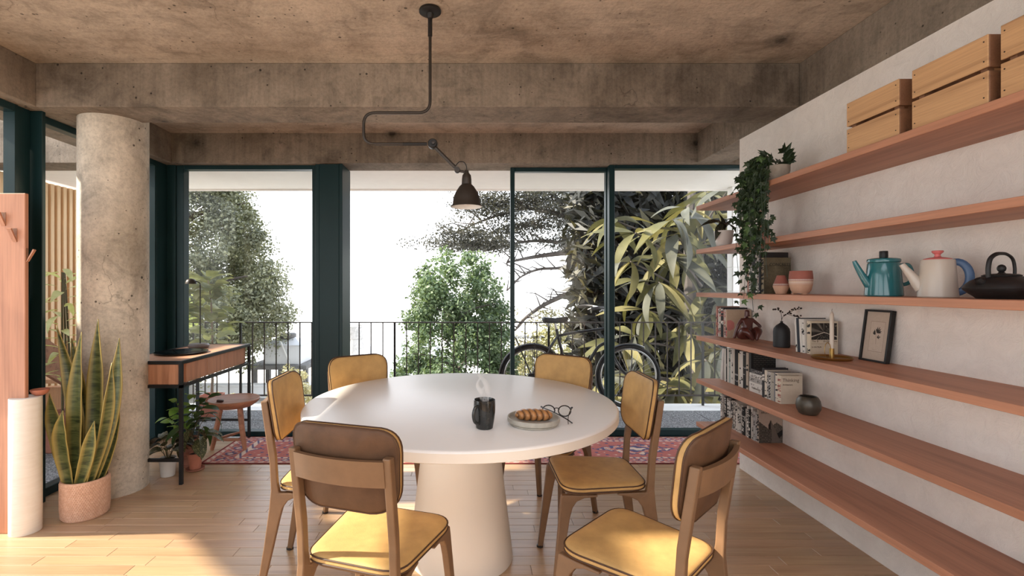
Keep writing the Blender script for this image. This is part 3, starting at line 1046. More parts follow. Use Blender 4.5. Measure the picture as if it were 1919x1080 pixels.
# ------------------------------------------------------------------ wall shelves
ZS = [1.877, 1.567, 1.260, 0.951, 0.644, 0.3356]
names = ['uppermost long wooden wall shelf carrying the wooden crates', 'second wooden wall shelf from the top with the small white plant pot',
         'third wooden wall shelf from the top carrying the teapots', 'wooden wall shelf carrying the brass candle holder and picture frame',
         'wooden wall shelf carrying the dark round bowl', 'lowest wooden wall shelf with a row of slim magazines']
for z, lab in zip(ZS, names):
    MB().cbox(1.613, XR + 0.002, 0.35, YE, z - 0.030, z, 0.0015).build('wall_shelf', M['shelf_wood'], smooth=False, label=lab, cat='shelf', group='long wooden wall shelves')

# ------------------------------------------------------------------ crates on the top shelf
def crate(label, y0, y1, h):
    z0 = ZS[0] + 0.001
    o = thing('wooden_crate', label, 'crate', (1.622, y0, z0), group='wooden crates on the top shelf')
    L, D, T = y1 - y0, 0.27, 0.014
    g = 0.012
    hh = (h - g) / 2
    for k2 in range(2):
        a = k2 * (hh + g)
        MB().cbox(0, 0.005, 0, L, a, a + hh, 0.0015).build('plank', M['crate_wood'], o, smooth=False)
        MB().cbox(D - T, D, 0, L, a, a + hh, 0.002).build('plank', M['crate_wood'], o, smooth=False)
        for yy in (0.0, L - T):
            MB().cbox(0.005, D - T, yy, yy + T, a, a + hh, 0.002).build('plank', M['crate_dark'], o, smooth=False)
        for yy in (0.012, L - 0.012):
            for zz in (0.02, hh - 0.02):
                MB().lathe([(0, -0.001), (0.0022, -0.001), (0.0018, 0.001), (0, 0.001)], 8).build('nail', M['black_steel'], o).matrix_local = Matrix.Translation((-0.0005, yy, a + zz)) @ Matrix.Rotation(PI / 2, 4, 'Y')
    for yy in (T, L - T - 0.02):
        MB().box(T, T + 0.02, yy, yy + 0.02, 0.0, h - 0.01).build('corner_post', M['crate_dark'], o, smooth=False)
        MB().box(D - T - 0.02, D - T, yy, yy + 0.02, 0.0, h - 0.01).build('corner_post', M['crate_dark'], o, smooth=False)
    MB().box(T, D - T, T, L - T, 0.0, 0.01).build('base_board', M['crate_dark'], o, smooth=False)
crate('smallest wooden crate on the top shelf, on the window side', 1.822, 2.075, 0.213)
crate('middle wooden crate of the three on the top shelf', 1.507, 1.768, 0.217)
crate('wooden crate on the top shelf cut off by the picture edge', 1.15, 1.472, 0.222)

# ------------------------------------------------------------------ rug
rug_w, rug_l = 0.63, 4.4
nx, ny = 880, 110
def rug_color(u, v):
    """u along (m, from the desk end), v across (m): red field, cream and navy borders, medallions"""
    red, pink, cream, navy = (0.50, 0.17, 0.145), (0.60, 0.30, 0.25), (0.72, 0.56, 0.46), (0.13, 0.115, 0.21)
    ed = min(v, rug_w - v)
    ue = u
    def motif(a, b, s):
        return math.sin(a * s) * math.sin(b * s)
    if ed < 0.012 or ue < 0.02:
        return (0.22, 0.04, 0.04)
    band = min(ed, ue * 0.55)
    if band < 0.030:
        return cream if math.sin(u * 90 + (0 if ed < ue * 0.55 else v * 90)) > -0.2 else pink
    if band < 0.105:
        q = u if ed < ue * 0.55 else v
        qq = (q * 7.5) % 1.0 - 0.5
        cc = (band - 0.0675) / 0.0375
        d = abs(qq) * 2 + abs(cc) * 0.9
        if d < 0.35: return cream
        if d < 0.62: return navy
        if 0.95 < d < 1.12: return pink if math.sin(q * 150) > 0 else cream
        if math.sin(q * 95) * math.sin(band * 160) > 0.55: return navy
        return red
    if band < 0.130:
        return cream if math.sin(u * 120 + v * 60) > -0.5 else navy
    # field with medallions every 1.1 m
    cu = (u - 0.55) % 1.1 - 0.55
    cv = v - rug_w / 2
    d = abs(cu) / 0.40 + abs(cv) / 0.17
    wob = 0.10 * math.sin(cu * 60) * math.sin(cv * 60)
    d += wob
    if d < 0.22: return cream
    if d < 0.42: return navy
    if d < 0.60: return pink if motif(cu, cv, 110) > 0 else red
    if d < 0.72: return cream if math.sin(cu * 80) > -0.4 else navy
    if d < 0.86: return navy if motif(cu, cv, 85) > -0.25 else red
    if 1.15 < d < 2.2:
        m_ = math.sin(cu * 46 + 1.0) * math.sin(cv * 58)
        if m_ > 0.86: return cream
        if m_ < -0.78: return navy
        if 0.60 < m_ < 0.70: return pink
    return (0.52, 0.185, 0.16) if math.sin(v * 400) > -0.3 else (0.48, 0.16, 0.14)

xs = np.linspace(0, rug_l, nx + 1); ys = np.linspace(0, rug_w, ny + 1)
m = MB()
vs = [(x_, y_, 0.006 + 0.0006 * math.sin(x_ * 9) * math.sin(y_ * 14)) for y_ in ys for x_ in xs]
fs = [(j * (nx + 1) + i, j * (nx + 1) + i + 1, (j + 1) * (nx + 1) + i + 1, (j + 1) * (nx + 1) + i) for j in range(ny) for i in range(nx)]
tones = []
for y_ in ys:
    for x_ in xs:
        c = rug_color(x_, y_)
        tones += [c[0], c[1], c[2], 1]
rug = thing('rug', 'red patterned runner rug lying along the balcony doors', 'rug', (-1.99, 3.522, 0.0))
me = bpy.data.meshes.new('pile')
me.from_pydata(vs, [], fs)
me.materials.append(M['print_matt'])
a = me.attributes.new('tone', 'FLOAT_COLOR', 'POINT')
a.data.foreach_set('color', tones)
link_mesh('pile', me, rug)
MB().cbox(-0.004, rug_l + 0.004, -0.004, rug_w + 0.004, 0.0005, 0.005, 0.002).build('binding', plain('dark red binding', (0.16, 0.03, 0.03, 1), 0.9), rug, smooth=False)
# ------------------------------------------------------------------ generic leaves
def blade(L, W, curl=0.3, fold=0.25, seg=6, prof=None, wave=0.0, seed=0, cols=None):
    """leaf blade along +Y, upper side +Z, drooping by curl; returns (verts, faces)"""
    rr = random.Random(seed)
    vs, fs = [], []
    for i in range(seg + 1):
        t = i / seg
        wd = (prof(t) if prof else math.sin(PI * min(1, t * 0.92 + 0.06)) ** 0.8) * W / 2
        if i == seg:
            wd = W * 0.01
        a = curl * t
        y = L * (math.sin(a) / curl if abs(curl) > 1e-3 else t)
        z = -L * ((1 - math.cos(a)) / curl if abs(curl) > 1e-3 else 0)
        zz = wd * fold
        wv = wave * W * math.sin(t * 9 + rr.random() * 2)
        nz = math.cos(a); ny = math.sin(a)
        vs += [(-wd, y + ny * (zz + wv), z + nz * (zz + wv)), (0, y, z), (wd, y + ny * (zz - wv), z + nz * (zz - wv))]
    for i in range(seg):
        b = i * 3
        fs += [(b, b + 1, b + 4, b + 3), (b + 1, b + 2, b + 5, b + 4)]
    return vs, fs

def leaf_mesh(name, mat, *a, **kw):
    v, f = blade(*a, **kw)
    me = bpy.data.meshes.new(name)
    me.from_pydata(v, [], f)
    me.materials.append(mat)
    me.polygons.foreach_set('use_smooth', [True] * len(me.polygons))
    return me

def orient(base, d, up=(0, 0, 1), roll=0.0, s=1.0):
    d = Vector(d).normalized()
    up = Vector(up)
    x = d.cross(up)
    if x.length < 1e-4:
        x = Vector((1, 0, 0))
    x.normalize()
    z = x.cross(d)
    m = Matrix((x, d, z)).transposed().to_4x4()
    return Matrix.Translation(base) @ m @ Matrix.Rotation(roll, 4, 'Y') @ Matrix.Scale(s, 4)

# ------------------------------------------------------------------ desk
dk = thing('writing_desk', 'walnut writing desk on a thin black steel frame behind the column', 'desk', (-2.36, 3.15, 0))
DW, DL, DH = 0.462, 0.985, 0.812
b = 0.020
fr = MB()
for z0 in (DH - b, 0.635):
    fr2 = MB()
    fr2.box(0, DW, 0, b, z0, z0 + b).box(0, DW, DL - b, DL, z0, z0 + b).box(0, b, b, DL - b, z0, z0 + b).box(DW - b, DW, b, DL - b, z0, z0 + b)
    fr2.build('frame_rail', M['black_steel'], dk, smooth=False)
for x0 in (0, DW - b):
    for y0 in (0, DL - b):
        MB().box(x0, x0 + b, y0, y0 + b, 0, DH - b).build('leg', M['black_steel'], dk, smooth=False)
for y0 in (0, DL - b):
    MB().box(b, DW - b, y0, y0 + b, 0.15, 0.15 + b).build('foot_rail', M['black_steel'], dk, smooth=False)
MB().cbox(b, DW - b, b, DL - b, DH - 0.022, DH - 0.003, 0.001).build('desk_top', M['desk_top'], dk, smooth=False, label='warm walnut top panel')
MB().box(b + 0.004, DW - 0.034, 0.012, DL - 0.03, 0.657, DH - 0.024).build('drawer_case', M['desk_wood'], dk, smooth=False)
yy = [0.075, 0.335, 0.615, 0.90]
for i in range(3):
    MB().cbox(DW - 0.034, DW - 0.016, yy[i] + 0.002, yy[i + 1] - 0.002, 0.659, DH - 0.026, 0.001).build('drawer', M['desk_wood'], dk, smooth=False)

M['tray'] = plain('gloss black lacquer', (0.006, 0.006, 0.007, 1), 0.12, 0, 0.05)
MB().lathe([(0, 0), (0.19, 0), (0.203, 0.004), (0.205, 0.010), (0.200, 0.011), (0.188, 0.007), (0, 0.006)], 64).build('tray', M['tray'], loc=(-2.148, 3.56, DH + 0.0005), label='flat round glossy black tray on the desk', cat='tray').scale = (0.86, 0.86, 1)

dl = thing('desk_lamp', 'slim black desk lamp with small dome head on a stone base', 'lamp', (-2.19, 3.86, DH))
LAMP_S = 0.88
M['pebble'] = plain('dark grey stone', (0.12, 0.095, 0.085, 1), 0.45, 0, 0.2, 20)
MB().lathe([(0, 0), (0.078, 0), (0.088, 0.010), (0.088, 0.022), (0.076, 0.033), (0, 0.036)], 40).build('base', M['pebble'], dl).scale = (LAMP_S, LAMP_S, 1)
sx0 = 0.012
zt = pt(0, 533, 3.86).z - DH
MB().tube([(sx0, 0, 0.034), (sx0, 0, zt - 0.01)], 0.0045, 10).build('stem', M['lamp_black'], dl)
hx = pt(358, 0, 3.86).x + 2.19
MB().tube(smooth_path([(sx0, 0, zt - 0.012), (sx0 - 0.006, 0, zt + 0.012), (hx + 0.03, 0, zt + 0.026)], 5), 0.004, 8).build('arm', M['lamp_black'], dl)
MB().lathe([(0.043, 0.0), (0.040, 0.018), (0.030, 0.034), (0.014, 0.042), (0, 0.044), (0, 0.041), (0.028, 0.031), (0.038, 0.016), (0.0405, 0.0)], 28, hx, 0, close_ends=False).build('shade', M['bronze'], dl).location = (0, 0, zt + 0.003)

# ------------------------------------------------------------------ stool
sl_ = thing('three_legged_stool', 'carved wooden stool with dished round seat and three legs beside the desk', 'stool', (-1.925, 3.90, 0.0068))
sl_.scale = (0.92, 0.92, 1)
MB().lathe([(0, 0.315), (0.09, 0.315), (0.150, 0.328), (0.195, 0.356), (0.210, 0.374), (0.212, 0.384), (0.206, 0.389), (0.194, 0.384), (0.12, 0.370), (0, 0.364)], 56).build('seat', M['stool_wood'], sl_)
legs = []
for a in (222, 318, 88):
    ca, sa = math.cos(math.radians(a)), math.sin(math.radians(a))
    top, bot = Vector((0.105 * ca, 0.105 * sa, 0.33)), Vector((0.192 * ca, 0.150 * sa, 0.0))
    pts = [bot.lerp(top, t) for t in (0, 0.05, 0.3, 0.55, 0.8, 1)]
    MB().tube(pts, [0.016, 0.018, 0.0225, 0.023, 0.020, 0.017], 12).build('leg', M['stool_wood'], sl_)
    legs.append((bot, top))
for i in range(3):
    a, b2 = legs[i], legs[(i + 1) % 3]
    t1 = 0.24
    p_, q_ = a[0].lerp(a[1], t1), b2[0].lerp(b2[1], t1)
    MB().tube([p_.lerp(q_, t) for t in (0, 0.5, 1)], [0.008, 0.0125, 0.008], 10).build('stretcher', M['stool_wood'], sl_)
pouch = pad(outline([(-0.026, -0.014), (0.026, -0.014), (0.026, 0.014), (-0.026, 0.014)], 0.010, 5), [(0.003, 0), (0, 0.004), (0, 0.012), (0.004, 0.016), (0.012, 0.017)], lambda u, v, w_: (u, v, w_))
o = pouch.build('brown_case', plain('dark brown leather', (0.05, 0.018, 0.010, 1), 0.5), loc=(-2.01, 3.845, 0.3798), label='small dark brown case lying in the stool seat', cat='case')
o.rotation_euler = (0, math.radians(5), 0.1)

# ------------------------------------------------------------------ coat board with half-round pedestal, bowl
cb = thing('coat_board', 'upright reddish wooden coat board with fold-out pegs at the picture edge', 'coat rack', (-2.347, 2.527, 0))
MB().cbox(-0.62, 0.0, 0.0, 0.022, 0.0, 1.794, 0.003).build('board', M['board_wood'], cb, smooth=False)
def peg(px, py, open_=True):
    q = pt(px, py, 2.527)
    x0, z0 = q.x + 2.347, q.z
    MB().box(x0 - 0.012, x0 + 0.012, -0.0012, -0.0004, z0 - 0.036, z0 + 0.036).build('peg_slot_shade', M['crate_dark'], cb, smooth=False, label='dark plate standing in for the shaded peg recess')  # flat dark plate; the slot's shade is put into its colour
    MB().prism([(-0.002, z0 - 0.036), (-0.001, z0 - 0.028), (-0.028, z0 + 0.034), (-0.036, z0 + 0.031)], x0 - 0.011, x0 + 0.011, 'x').build('peg', M['board_wood'], cb, smooth=False)
peg(7, 411); peg(28, 441)
# peg folding out of the board's edge
zq = pt(0, 478, 2.53).z
MB().prism([(0.0005, zq - 0.036), (0.006, zq - 0.034), (0.043, zq + 0.026), (0.036, zq + 0.031)], 0.004, 0.018, 'y').build('peg', M['board_wood'], cb, smooth=False)
MB().box(0.0003, 0.0012, 0.004, 0.018, zq - 0.034, zq + 0.036).build('peg_slot_shade', M['crate_dark'], cb, smooth=False)  # dark plate again in place of a shaded slot
MB().lathe([(0, 0.0), (0.0675, 0.0), (0.0685, 0.002), (0.0685, 0.712), (0.066, 0.7145), (0, 0.7145)], 48, -0.025, 0.030).build('pedestal', M['pale_stone'], cb, label='pale round stone pedestal in front of the board')
MB().lathe([(0, 0), (0.018, 0), (0.032, 0.009), (0.040, 0.022), (0.0425, 0.031), (0.0405, 0.032), (0.037, 0.022), (0.027, 0.011), (0, 0.007)], 32).build('bowl', M['terracotta'], loc=(-2.335, 2.60, 0.7148), label='small terracotta bowl on the pale pedestal beside the board', cat='bowl')

# ------------------------------------------------------------------ snake plant
sp_ = thing('snake_plant', 'tall snake plant in a woven pink-brown round pot beside the column', 'potted plant', (-2.205, 2.745, 0))
k = NT('snake plant leaf')
v = k.pos('obj', (5, 5, 30))
nz = k.noise(v, 1.0, 4, 0.6, 1.5)
colr = k.ramp(nz, [(0.36, (0.022, 0.034, 0.012)), (0.50, (0.075, 0.095, 0.03)), (0.62, (0.13, 0.14, 0.05))])
colr = k.mix(k.attr('edge', 'Fac'), colr, (0.36, 0.27, 0.075, 1))
M['snake'] = k.fin(colr, 0.42, 0, 0.45)
PR, PH = 0.114, 0.215
pot = MB().lathe([(0, 0), (0.104, 0), (0.109, 0.005), (PR, 0.06), (PR + 0.001, PH - 0.01), (PR - 0.001, PH), (PR - 0.010, PH), (PR - 0.012, PH - 0.03), (0, PH - 0.03)], 48).build('pot', M['basket'], sp_)
# woven relief: staggered rows of small stitches
stv, stf = [], []
mbs = MB()
nst = 62
for j in range(19):
    z = 0.012 + j * 0.0104
    rr = 0.1085 + min(1, z / 0.06) * (PR - 0.1085) + 0.0008
    for i in range(nst):
        a = 2 * PI * (i + 0.5 * (j % 2)) / nst
        da, dz = PI / nst * 0.80, 0.0046
        def P(aa, r_, zz):
            return (r_ * math.cos(aa), r_ * math.sin(aa), zz)
        mbs.add([P(a - da, rr, z), P(a, rr, z - dz), P(a + da, rr, z), P(a, rr, z + dz), P(a, rr + 0.0028, z)], [(0, 1, 4), (1, 2, 4), (2, 3, 4), (3, 0, 4)])
o = mbs.build('woven_relief', M['basket'], pot, smooth=False)
o['kind'] = 'stuff'
MB().lathe([(0, PH - 0.022), (PR - 0.0115, PH - 0.022)], 32, close_ends=False).build('soil', M['soil'], sp_)
def snake_leaf(base, tip, wdt, bulge=(0, 0, 0), face=0.0, seg=22):
    b0, t0 = Vector(base), Vector(tip)
    vs, fs, ed = [], [], []
    ax = (t0 - b0).normalized()
    side = Vector((math.cos(face), math.sin(face), 0))
    side = (side - ax * side.dot(ax)).normalized()
    nrm = side.cross(ax)
    us = (-1, -0.86, -0.45, 0, 0.45, 0.86, 1)
    for i in range(seg + 1):
        t = i / seg
        c = b0.lerp(t0, t) + Vector(bulge) * math.sin(PI * t)
        wv = wdt * 0.5 * (0.62 + 0.50 * math.sin(PI * min(1, t * 0.95)) ** 0.8) * (1 if t < 0.62 else max(0.0, 1 - ((t - 0.62) / 0.38) ** 1.7)) 
        tw = 0.35 * (t - 0.5)
        sd = side * math.cos(tw) + nrm * math.sin(tw)
        nn = sd.cross(ax)
        for u in us:
            vs.append(c + sd * (u * wv) + nn * (0.42 * wv * u * u + 0.03 * wv * math.sin(t * 25) * abs(u)))
            ed.append(1.0 if abs(u) > 0.9 else (0.75 if abs(u) > 0.8 else 0.0))
    m_ = len(us)
    for i in range(seg):
        for j in range(m_ - 1):
            fs.append((i * m_ + j, i * m_ + j + 1, (i + 1) * m_ + j + 1, (i + 1) * m_ + j))
    me = bpy.data.meshes.new('leaf')
    me.from_pydata([tuple(p_) for p_ in vs], [], fs)
    me.materials.append(M['snake'])
    me.polygons.foreach_set('use_smooth', [True] * len(me.polygons))
    a = me.attributes.new('edge', 'FLOAT', 'POINT')
    a.data.foreach_set('value', ed)
    o = link_mesh('leaf', me, sp_)
    so = o.modifiers.new('thickness', 'SOLIDIFY')
    so.thickness = 0.004
    return o
def rel(px, py, d):
    q = pt(px, py, d)
    return (q.x + 2.205, q.y - 2.745, q.z)
zb = PH - 0.03
S_ = [  # base x, y; tip px, py, depth; width; bulge; facing
    ((0.020, 0.02), (183, 598, 2.78), 0.080, (0.010, 0, 0), 0.10),
    ((-0.020, -0.045), (152, 622, 2.70), 0.088, (-0.008, 0, 0), -0.15),
    ((0.045, -0.01), (223, 634, 2.74), 0.070, (0.040, 0, 0.0), 0.25),
    ((-0.045, 0.0), (105, 610, 2.76), 0.066, (0.045, 0, 0), 0.3),
    ((-0.060, -0.035), (92, 738, 2.66), 0.074, (-0.012, 0, 0.04), 0.1),
    ((-0.040, -0.060), (117, 770, 2.62), 0.080, (-0.020, 0, 0.03), -0.1),
    ((-0.010, 0.055), (134, 634, 2.84), 0.060, (0.0, 0, 0), 0.8),
    ((-0.030, 0.05), (140, 652, 2.85), 0.060, (0.01, 0, 0), -0.5),
    ((0.055, -0.045), (210, 680, 2.69), 0.050, (0.03, 0, 0.0), 0.9),
    ((0.060, 0.03), (222, 740, 2.80), 0.070, (0.030, 0, 0.02), -0.2),
    ((0.010, -0.06), (176, 790, 2.63), 0.060, (0.012, 0, 0.0), 0.2),
    ((-0.070, 0.01), (118, 850, 2.74), 0.055, (-0.01, 0, 0.02), 0.4),
]
for (bx, by), tipp, wd, bl, fc in S_:
    snake_leaf((bx, by, zb), rel(*tipp), wd, bl, fc)

# ------------------------------------------------------------------ plants under the desk
def spotted(name, c, s):
    k = NT(name)
    vv = k.voro(k.pos('obj'), 130)
    base = k.ramp(k.noise(k.pos('obj'), 14, 3), [(0.3, shade(c, 0.6)), (0.7, shade(c, 1.3))])
    colr = k.mix(k.ramp(vv, [(0.20, 1.0), (0.30, 0.0)]), base, s)
    return k.fin(colr, 0.45, 0, 0.4)
M['begonia'] = spotted('spotted begonia leaf', (0.055, 0.060, 0.022, 1), (0.50, 0.46, 0.22, 1))
M['begonia_dark'] = spotted('dark spotted begonia leaf', (0.016, 0.018, 0.009, 1), (0.22, 0.17, 0.08, 1))
M['lime_leaf'] = leafmat('fresh lime leaf', (0.14, 0.28, 0.06, 1), (0.30, 0.46, 0.12, 1), 0.4, 0.4)
M['deep_leaf'] = leafmat('deep green leaf', (0.025, 0.055, 0.02, 1), (0.06, 0.11, 0.035, 1), 0.4, 0.25)
M['stem'] = plain('plant stem', (0.09, 0.07, 0.03, 1), 0.7)
M['grey_pot'] = plain('pale grey pot', (0.56, 0.53, 0.49, 1), 0.7, 0, 0.04)
M['clay_dark'] = plain('brown ribbed clay', (0.30, 0.12, 0.075, 1), 0.8, 0, 0.15, 20)

def pot_mb(r0, r1, h, lip=0.0, n=36):
    pr = [(0, 0), (r0 - 0.003, 0), (r0, 0.003)]
    if lip:
        pr += [(r1 - 0.004, h - lip), (r1 + 0.003, h - lip + 0.002), (r1 + 0.004, h)]
    else:
        pr += [(r1, h)]
    pr += [(r1 - 0.006, h), (r1 - 0.008, h - 0.015), (0, h - 0.015)]
    return MB().lathe(pr, n)

# spotted begonia in a grey pot
p_ = thing('potted_begonia', 'spotted leaf begonia in a pale grey pot on the floor under the desk', 'potted plant', (-2.09, 3.31, 0))
p_.scale = (0.88, 0.88, 1)
pot_mb(0.050, 0.062, 0.125).build('pot', M['grey_pot'], p_)
MB().lathe([(0, 0.113), (0.053, 0.113)], 24, close_ends=False).build('soil', M['soil'], p_)
rb = random.Random(5)
wing = lambda t: math.sin(PI * min(1, 0.10 + 0.9 * t)) ** 0.75 * (1.1 - 0.45 * t)
bego = [leaf_mesh('leaf', M['begonia'], 0.15, 0.085, 0.9, 0.25, 8, wing, 0.06, i) for i in range(3)]
begod = [leaf_mesh('leaf', M['begonia_dark'], 0.15, 0.085, 1.2, 0.25, 8, wing, 0.06, i) for i in range(3)]
for i in range(13):
    a = i * 2.4
    d = Vector((math.cos(a), math.sin(a) * 0.8, rb.uniform(0.0, 0.7)))
    st0 = Vector((0.01 * math.cos(a), 0.01 * math.sin(a), 0.11))
    b1 = st0 + Vector((d.x * 0.045, d.y * 0.045, rb.uniform(0.05, 0.14)))
    MB().tube([st0, (st0 + b1) / 2 + Vector((0, 0, 0.01)), b1], 0.0022, 6).build('stem', M['stem'], p_)
    link_mesh('leaf', (bego if i % 3 else begod)[i % 3], p_, orient(b1, d, (0, 0, 1), rb.uniform(-0.4, 0.4), rb.uniform(0.75, 1.05)))
# lime-leaved plant in a tall brown pot
p_ = thing('leafy_house_plant', 'bushy green leafed plant in a brown ribbed pot behind the begonia', 'potted plant', (-2.05, 3.50, 0))
pot_mb(0.060, 0.066, 0.20).build('pot', M['clay_dark'], p_)
ribs = MB()
for j in range(6):
    z = 0.02 + j * 0.03
    ribs.lathe([(0.0605 + z * 0.03, z), (0.0645 + z * 0.03, z + 0.006), (0.0605 + z * 0.03, z + 0.012)], 32, close_ends=False)
o = ribs.build('ribbing', M['clay_dark'], p_); o['kind'] = 'stuff'
MB().lathe([(0, 0.187), (0.058, 0.187)], 24, close_ends=False).build('soil', M['soil'], p_)
lm_ = [leaf_mesh('leaf', M['lime_leaf'], 0.10, 0.062, 0.7, 0.2, 6, None, 0.03, i) for i in range(3)]
ld_ = [leaf_mesh('leaf', M['deep_leaf'], 0.12, 0.06, 0.8, 0.2, 6, None, 0.03, i) for i in range(3)]
for sidx, (tx, ty, tz) in enumerate([(-0.12, 0.02, 0.47), (-0.06, -0.05, 0.42), (0.02, 0.03, 0.52), (0.09, -0.02, 0.46), (0.12, 0.04, 0.50), (-0.14, -0.05, 0.36), (0.13, -0.06, 0.40)]):
    pth = smooth_path([(0.01 * tx, 0.01, 0.18), (tx * 0.45, ty * 0.5, 0.18 + (tz - 0.18) * 0.55), (tx, ty, tz)], 6)
    MB().tube(pth, [0.004 - 0.0025 * i / (len(pth) - 1) for i in range(len(pth))], 6).build('stem', M['stem'], p_)
    for j in range(9):
        q = pth[min(len(pth) - 1, 4 + j)] if j < 8 else pth[-1]
        a = j * 2.2 + sidx
        d = Vector((math.cos(a), math.sin(a), rb.uniform(-0.1, 0.6)))
        link_mesh('leaf', (lm_ if tx < 0.05 else ld_)[(j + sidx) % 3], p_, orient(q, d, (0, 0, 1), rb.uniform(-0.5, 0.5), rb.uniform(0.6, 1.05)))
# angel-wing begonia in terracotta with saucer
p_ = thing('potted_begonia', 'drooping spotted begonia in a terracotta pot with saucer beside the desk leg', 'potted plant', (-1.965, 3.42, 0))
MB().lathe([(0, 0.0), (0.052, 0.0), (0.060, 0.004), (0.062, 0.014), (0.058, 0.014), (0.055, 0.006), (0, 0.006)], 36).build('saucer', M['clay_dark'], p_)
pb = pot_mb(0.036, 0.050, 0.115, 0.028)
o = pb.build('pot', M['terracotta'], p_); o.location = (0, 0, 0.0065)
MB().lathe([(0, 0.108), (0.043, 0.108)], 24, close_ends=False).build('soil', M['soil'], p_)
wl = [leaf_mesh('leaf', M['begonia'], 0.17, 0.070, 0.8, 0.25, 8, wing, 0.05, 20 + i) for i in range(3)]
wd_ = [leaf_mesh('leaf', M['deep_leaf'], 0.17, 0.050, 1.3, 0.25, 8, wing, 0.05, 30 + i) for i in range(3)]
for i in range(13):
    a = i * 2.4 + 0.4
    top = Vector((0.09 * math.cos(a), 0.07 * math.sin(a), rb.uniform(0.20, 0.40)))
    pth = smooth_path([(0, 0, 0.10), (top.x * 0.3, top.y * 0.3, top.z * 0.75), top], 5)
    MB().tube(pth, 0.002, 6).build('stem', M['stem'], p_)
    d = Vector((math.cos(a), math.sin(a), rb.uniform(-1.2, 0.1)))
    link_mesh('leaf', (wl if i % 3 else wd_)[i % 3], p_, orient(top, d, (0, 0, 1), rb.uniform(-0.6, 0.6), rb.uniform(0.75, 1.0)))

# ------------------------------------------------------------------ ivy on the top shelf
M['ivy_dark'] = leafmat('dark ivy leaf', (0.012, 0.024, 0.010, 1), (0.03, 0.055, 0.02, 1), 0.45, 0.12, scale=14)
M['ivy_mid'] = leafmat('mid ivy leaf', (0.045, 0.095, 0.03, 1), (0.10, 0.17, 0.055, 1), 0.45, 0.25, scale=14)
M['stone_pot'] = plain('weathered stone pot', (0.36, 0.31, 0.255, 1), 0.9, 0, 0.2, 20, 0.3, 60)
iv = thing('trailing_ivy', 'dark green trailing ivy in a stone pot at the window end of the top shelf', 'potted plant', (1.69, 2.66, ZS[0]))
MB().lathe([(0, 0), (0.040, 0), (0.062, 0.02), (0.076, 0.06), (0.077, 0.088), (0.071, 0.088), (0.068, 0.07), (0, 0.07)], 32).build('pot', M['stone_pot'], iv).scale = (0.86, 0.86, 1)
star = []
for i, r_ in enumerate((1.0, 0.42, 0.72, 0.36, 0.52, 0.22, 0.30, 0.22, 0.52, 0.36, 0.72, 0.42)):
    a = 2 * PI * i / 12
    star.append((r_ * math.sin(a), r_ * math.cos(a)))
def ivy_mesh(mat, k_):
    s = 0.031
    vs = [(0, 0, 0.0)] + [(x_ * s, (y_ + 0.25) * s, -0.25 * s * (x_ * x_ + y_ * y_) + 0.1 * s * math.sin(3 * x_ + k_)) for x_, y_ in star]
    me = bpy.data.meshes.new('leaf')
    me.from_pydata(vs, [], [(0, 1 + i, 1 + (i + 1) % 12) for i in range(12)])
    me.materials.append(mat)
    return me
ivd = [ivy_mesh(M['ivy_dark'], i) for i in range(3)]
ivm = [ivy_mesh(M['ivy_mid'], i) for i in range(2)]
ri = random.Random(11)
nleaf = 0
# strands: where they end (px, py) in the plane just in front of the shelf edges
ends = [(1392, 470), (1400, 560), (1412, 585), (1405, 500), (1420, 540), (1432, 500), (1440, 455), (1395, 400), (1428, 430), (1410, 440), (1445, 520), (1386, 330), (1415, 480), (1388, 440), (1398, 530), (1424, 470)]
for si, (ex, ey) in enumerate(ends):
    d_e = 1.575 * F / (ex - VX)
    e = pt(ex, ey, d_e) - Vector((1.69, 2.66, ZS[0]))
    e.x += ri.uniform(-0.05, 0.015)
    top = Vector((e.x + 0.02, e.y * 0.8, 0.04 + ri.uniform(-0.01, 0.05)))
    st0 = Vector((ri.uniform(-0.04, 0.0), ri.uniform(-0.03, 0.04), 0.075))
    pth = smooth_path([st0, (st0 + top) / 2 + Vector((0, 0, 0.06)), top, (top + e) / 2 + Vector((ri.uniform(-0.03, 0.015), ri.uniform(-0.02, 0.02), 0)), e], 9)
    vine = MB().tube(pth, 0.0013, 5).build('vine', M['ivy_dark'], iv)
    L = len(pth)
    for j in range(3, L):
        for rep in range(1 if j % 3 == 0 else (2 if j < L * 0.8 else 1)):
            q = pth[j] + Vector((ri.uniform(-0.035, 0.02), ri.uniform(-0.035, 0.035), ri.uniform(-0.015, 0.015)))
            if q.x > -0.085 and q.z < 0.012 and q.z > -0.05:
                q.x = -0.095
            d = Vector((ri.uniform(-1, 0.3), ri.uniform(-0.8, 0.8), ri.uniform(-1.4, -0.1)))
            if nleaf < 272:
                link_mesh('leaf', ri.choice(ivd) if ri.random() < 0.74 else ri.choice(ivm), iv, orient(q, d, (-1 + ri.uniform(-0.3, 0.3), -0.9, 0.8), ri.uniform(-0.5, 0.5), ri.uniform(0.75, 1.25)))
                nleaf += 1
for i in range(26):
    a = ri.uniform(0, 2 * PI)
    q = Vector((0.05 * math.cos(a), 0.06 * math.sin(a), 0.09 + ri.uniform(0, 0.07)))
    link_mesh('leaf', ri.choice(ivd), iv, orient(q, (math.cos(a), math.sin(a), 0.9), (0, -1, 0.5), ri.uniform(-0.5, 0.5), ri.uniform(1.0, 1.7)))

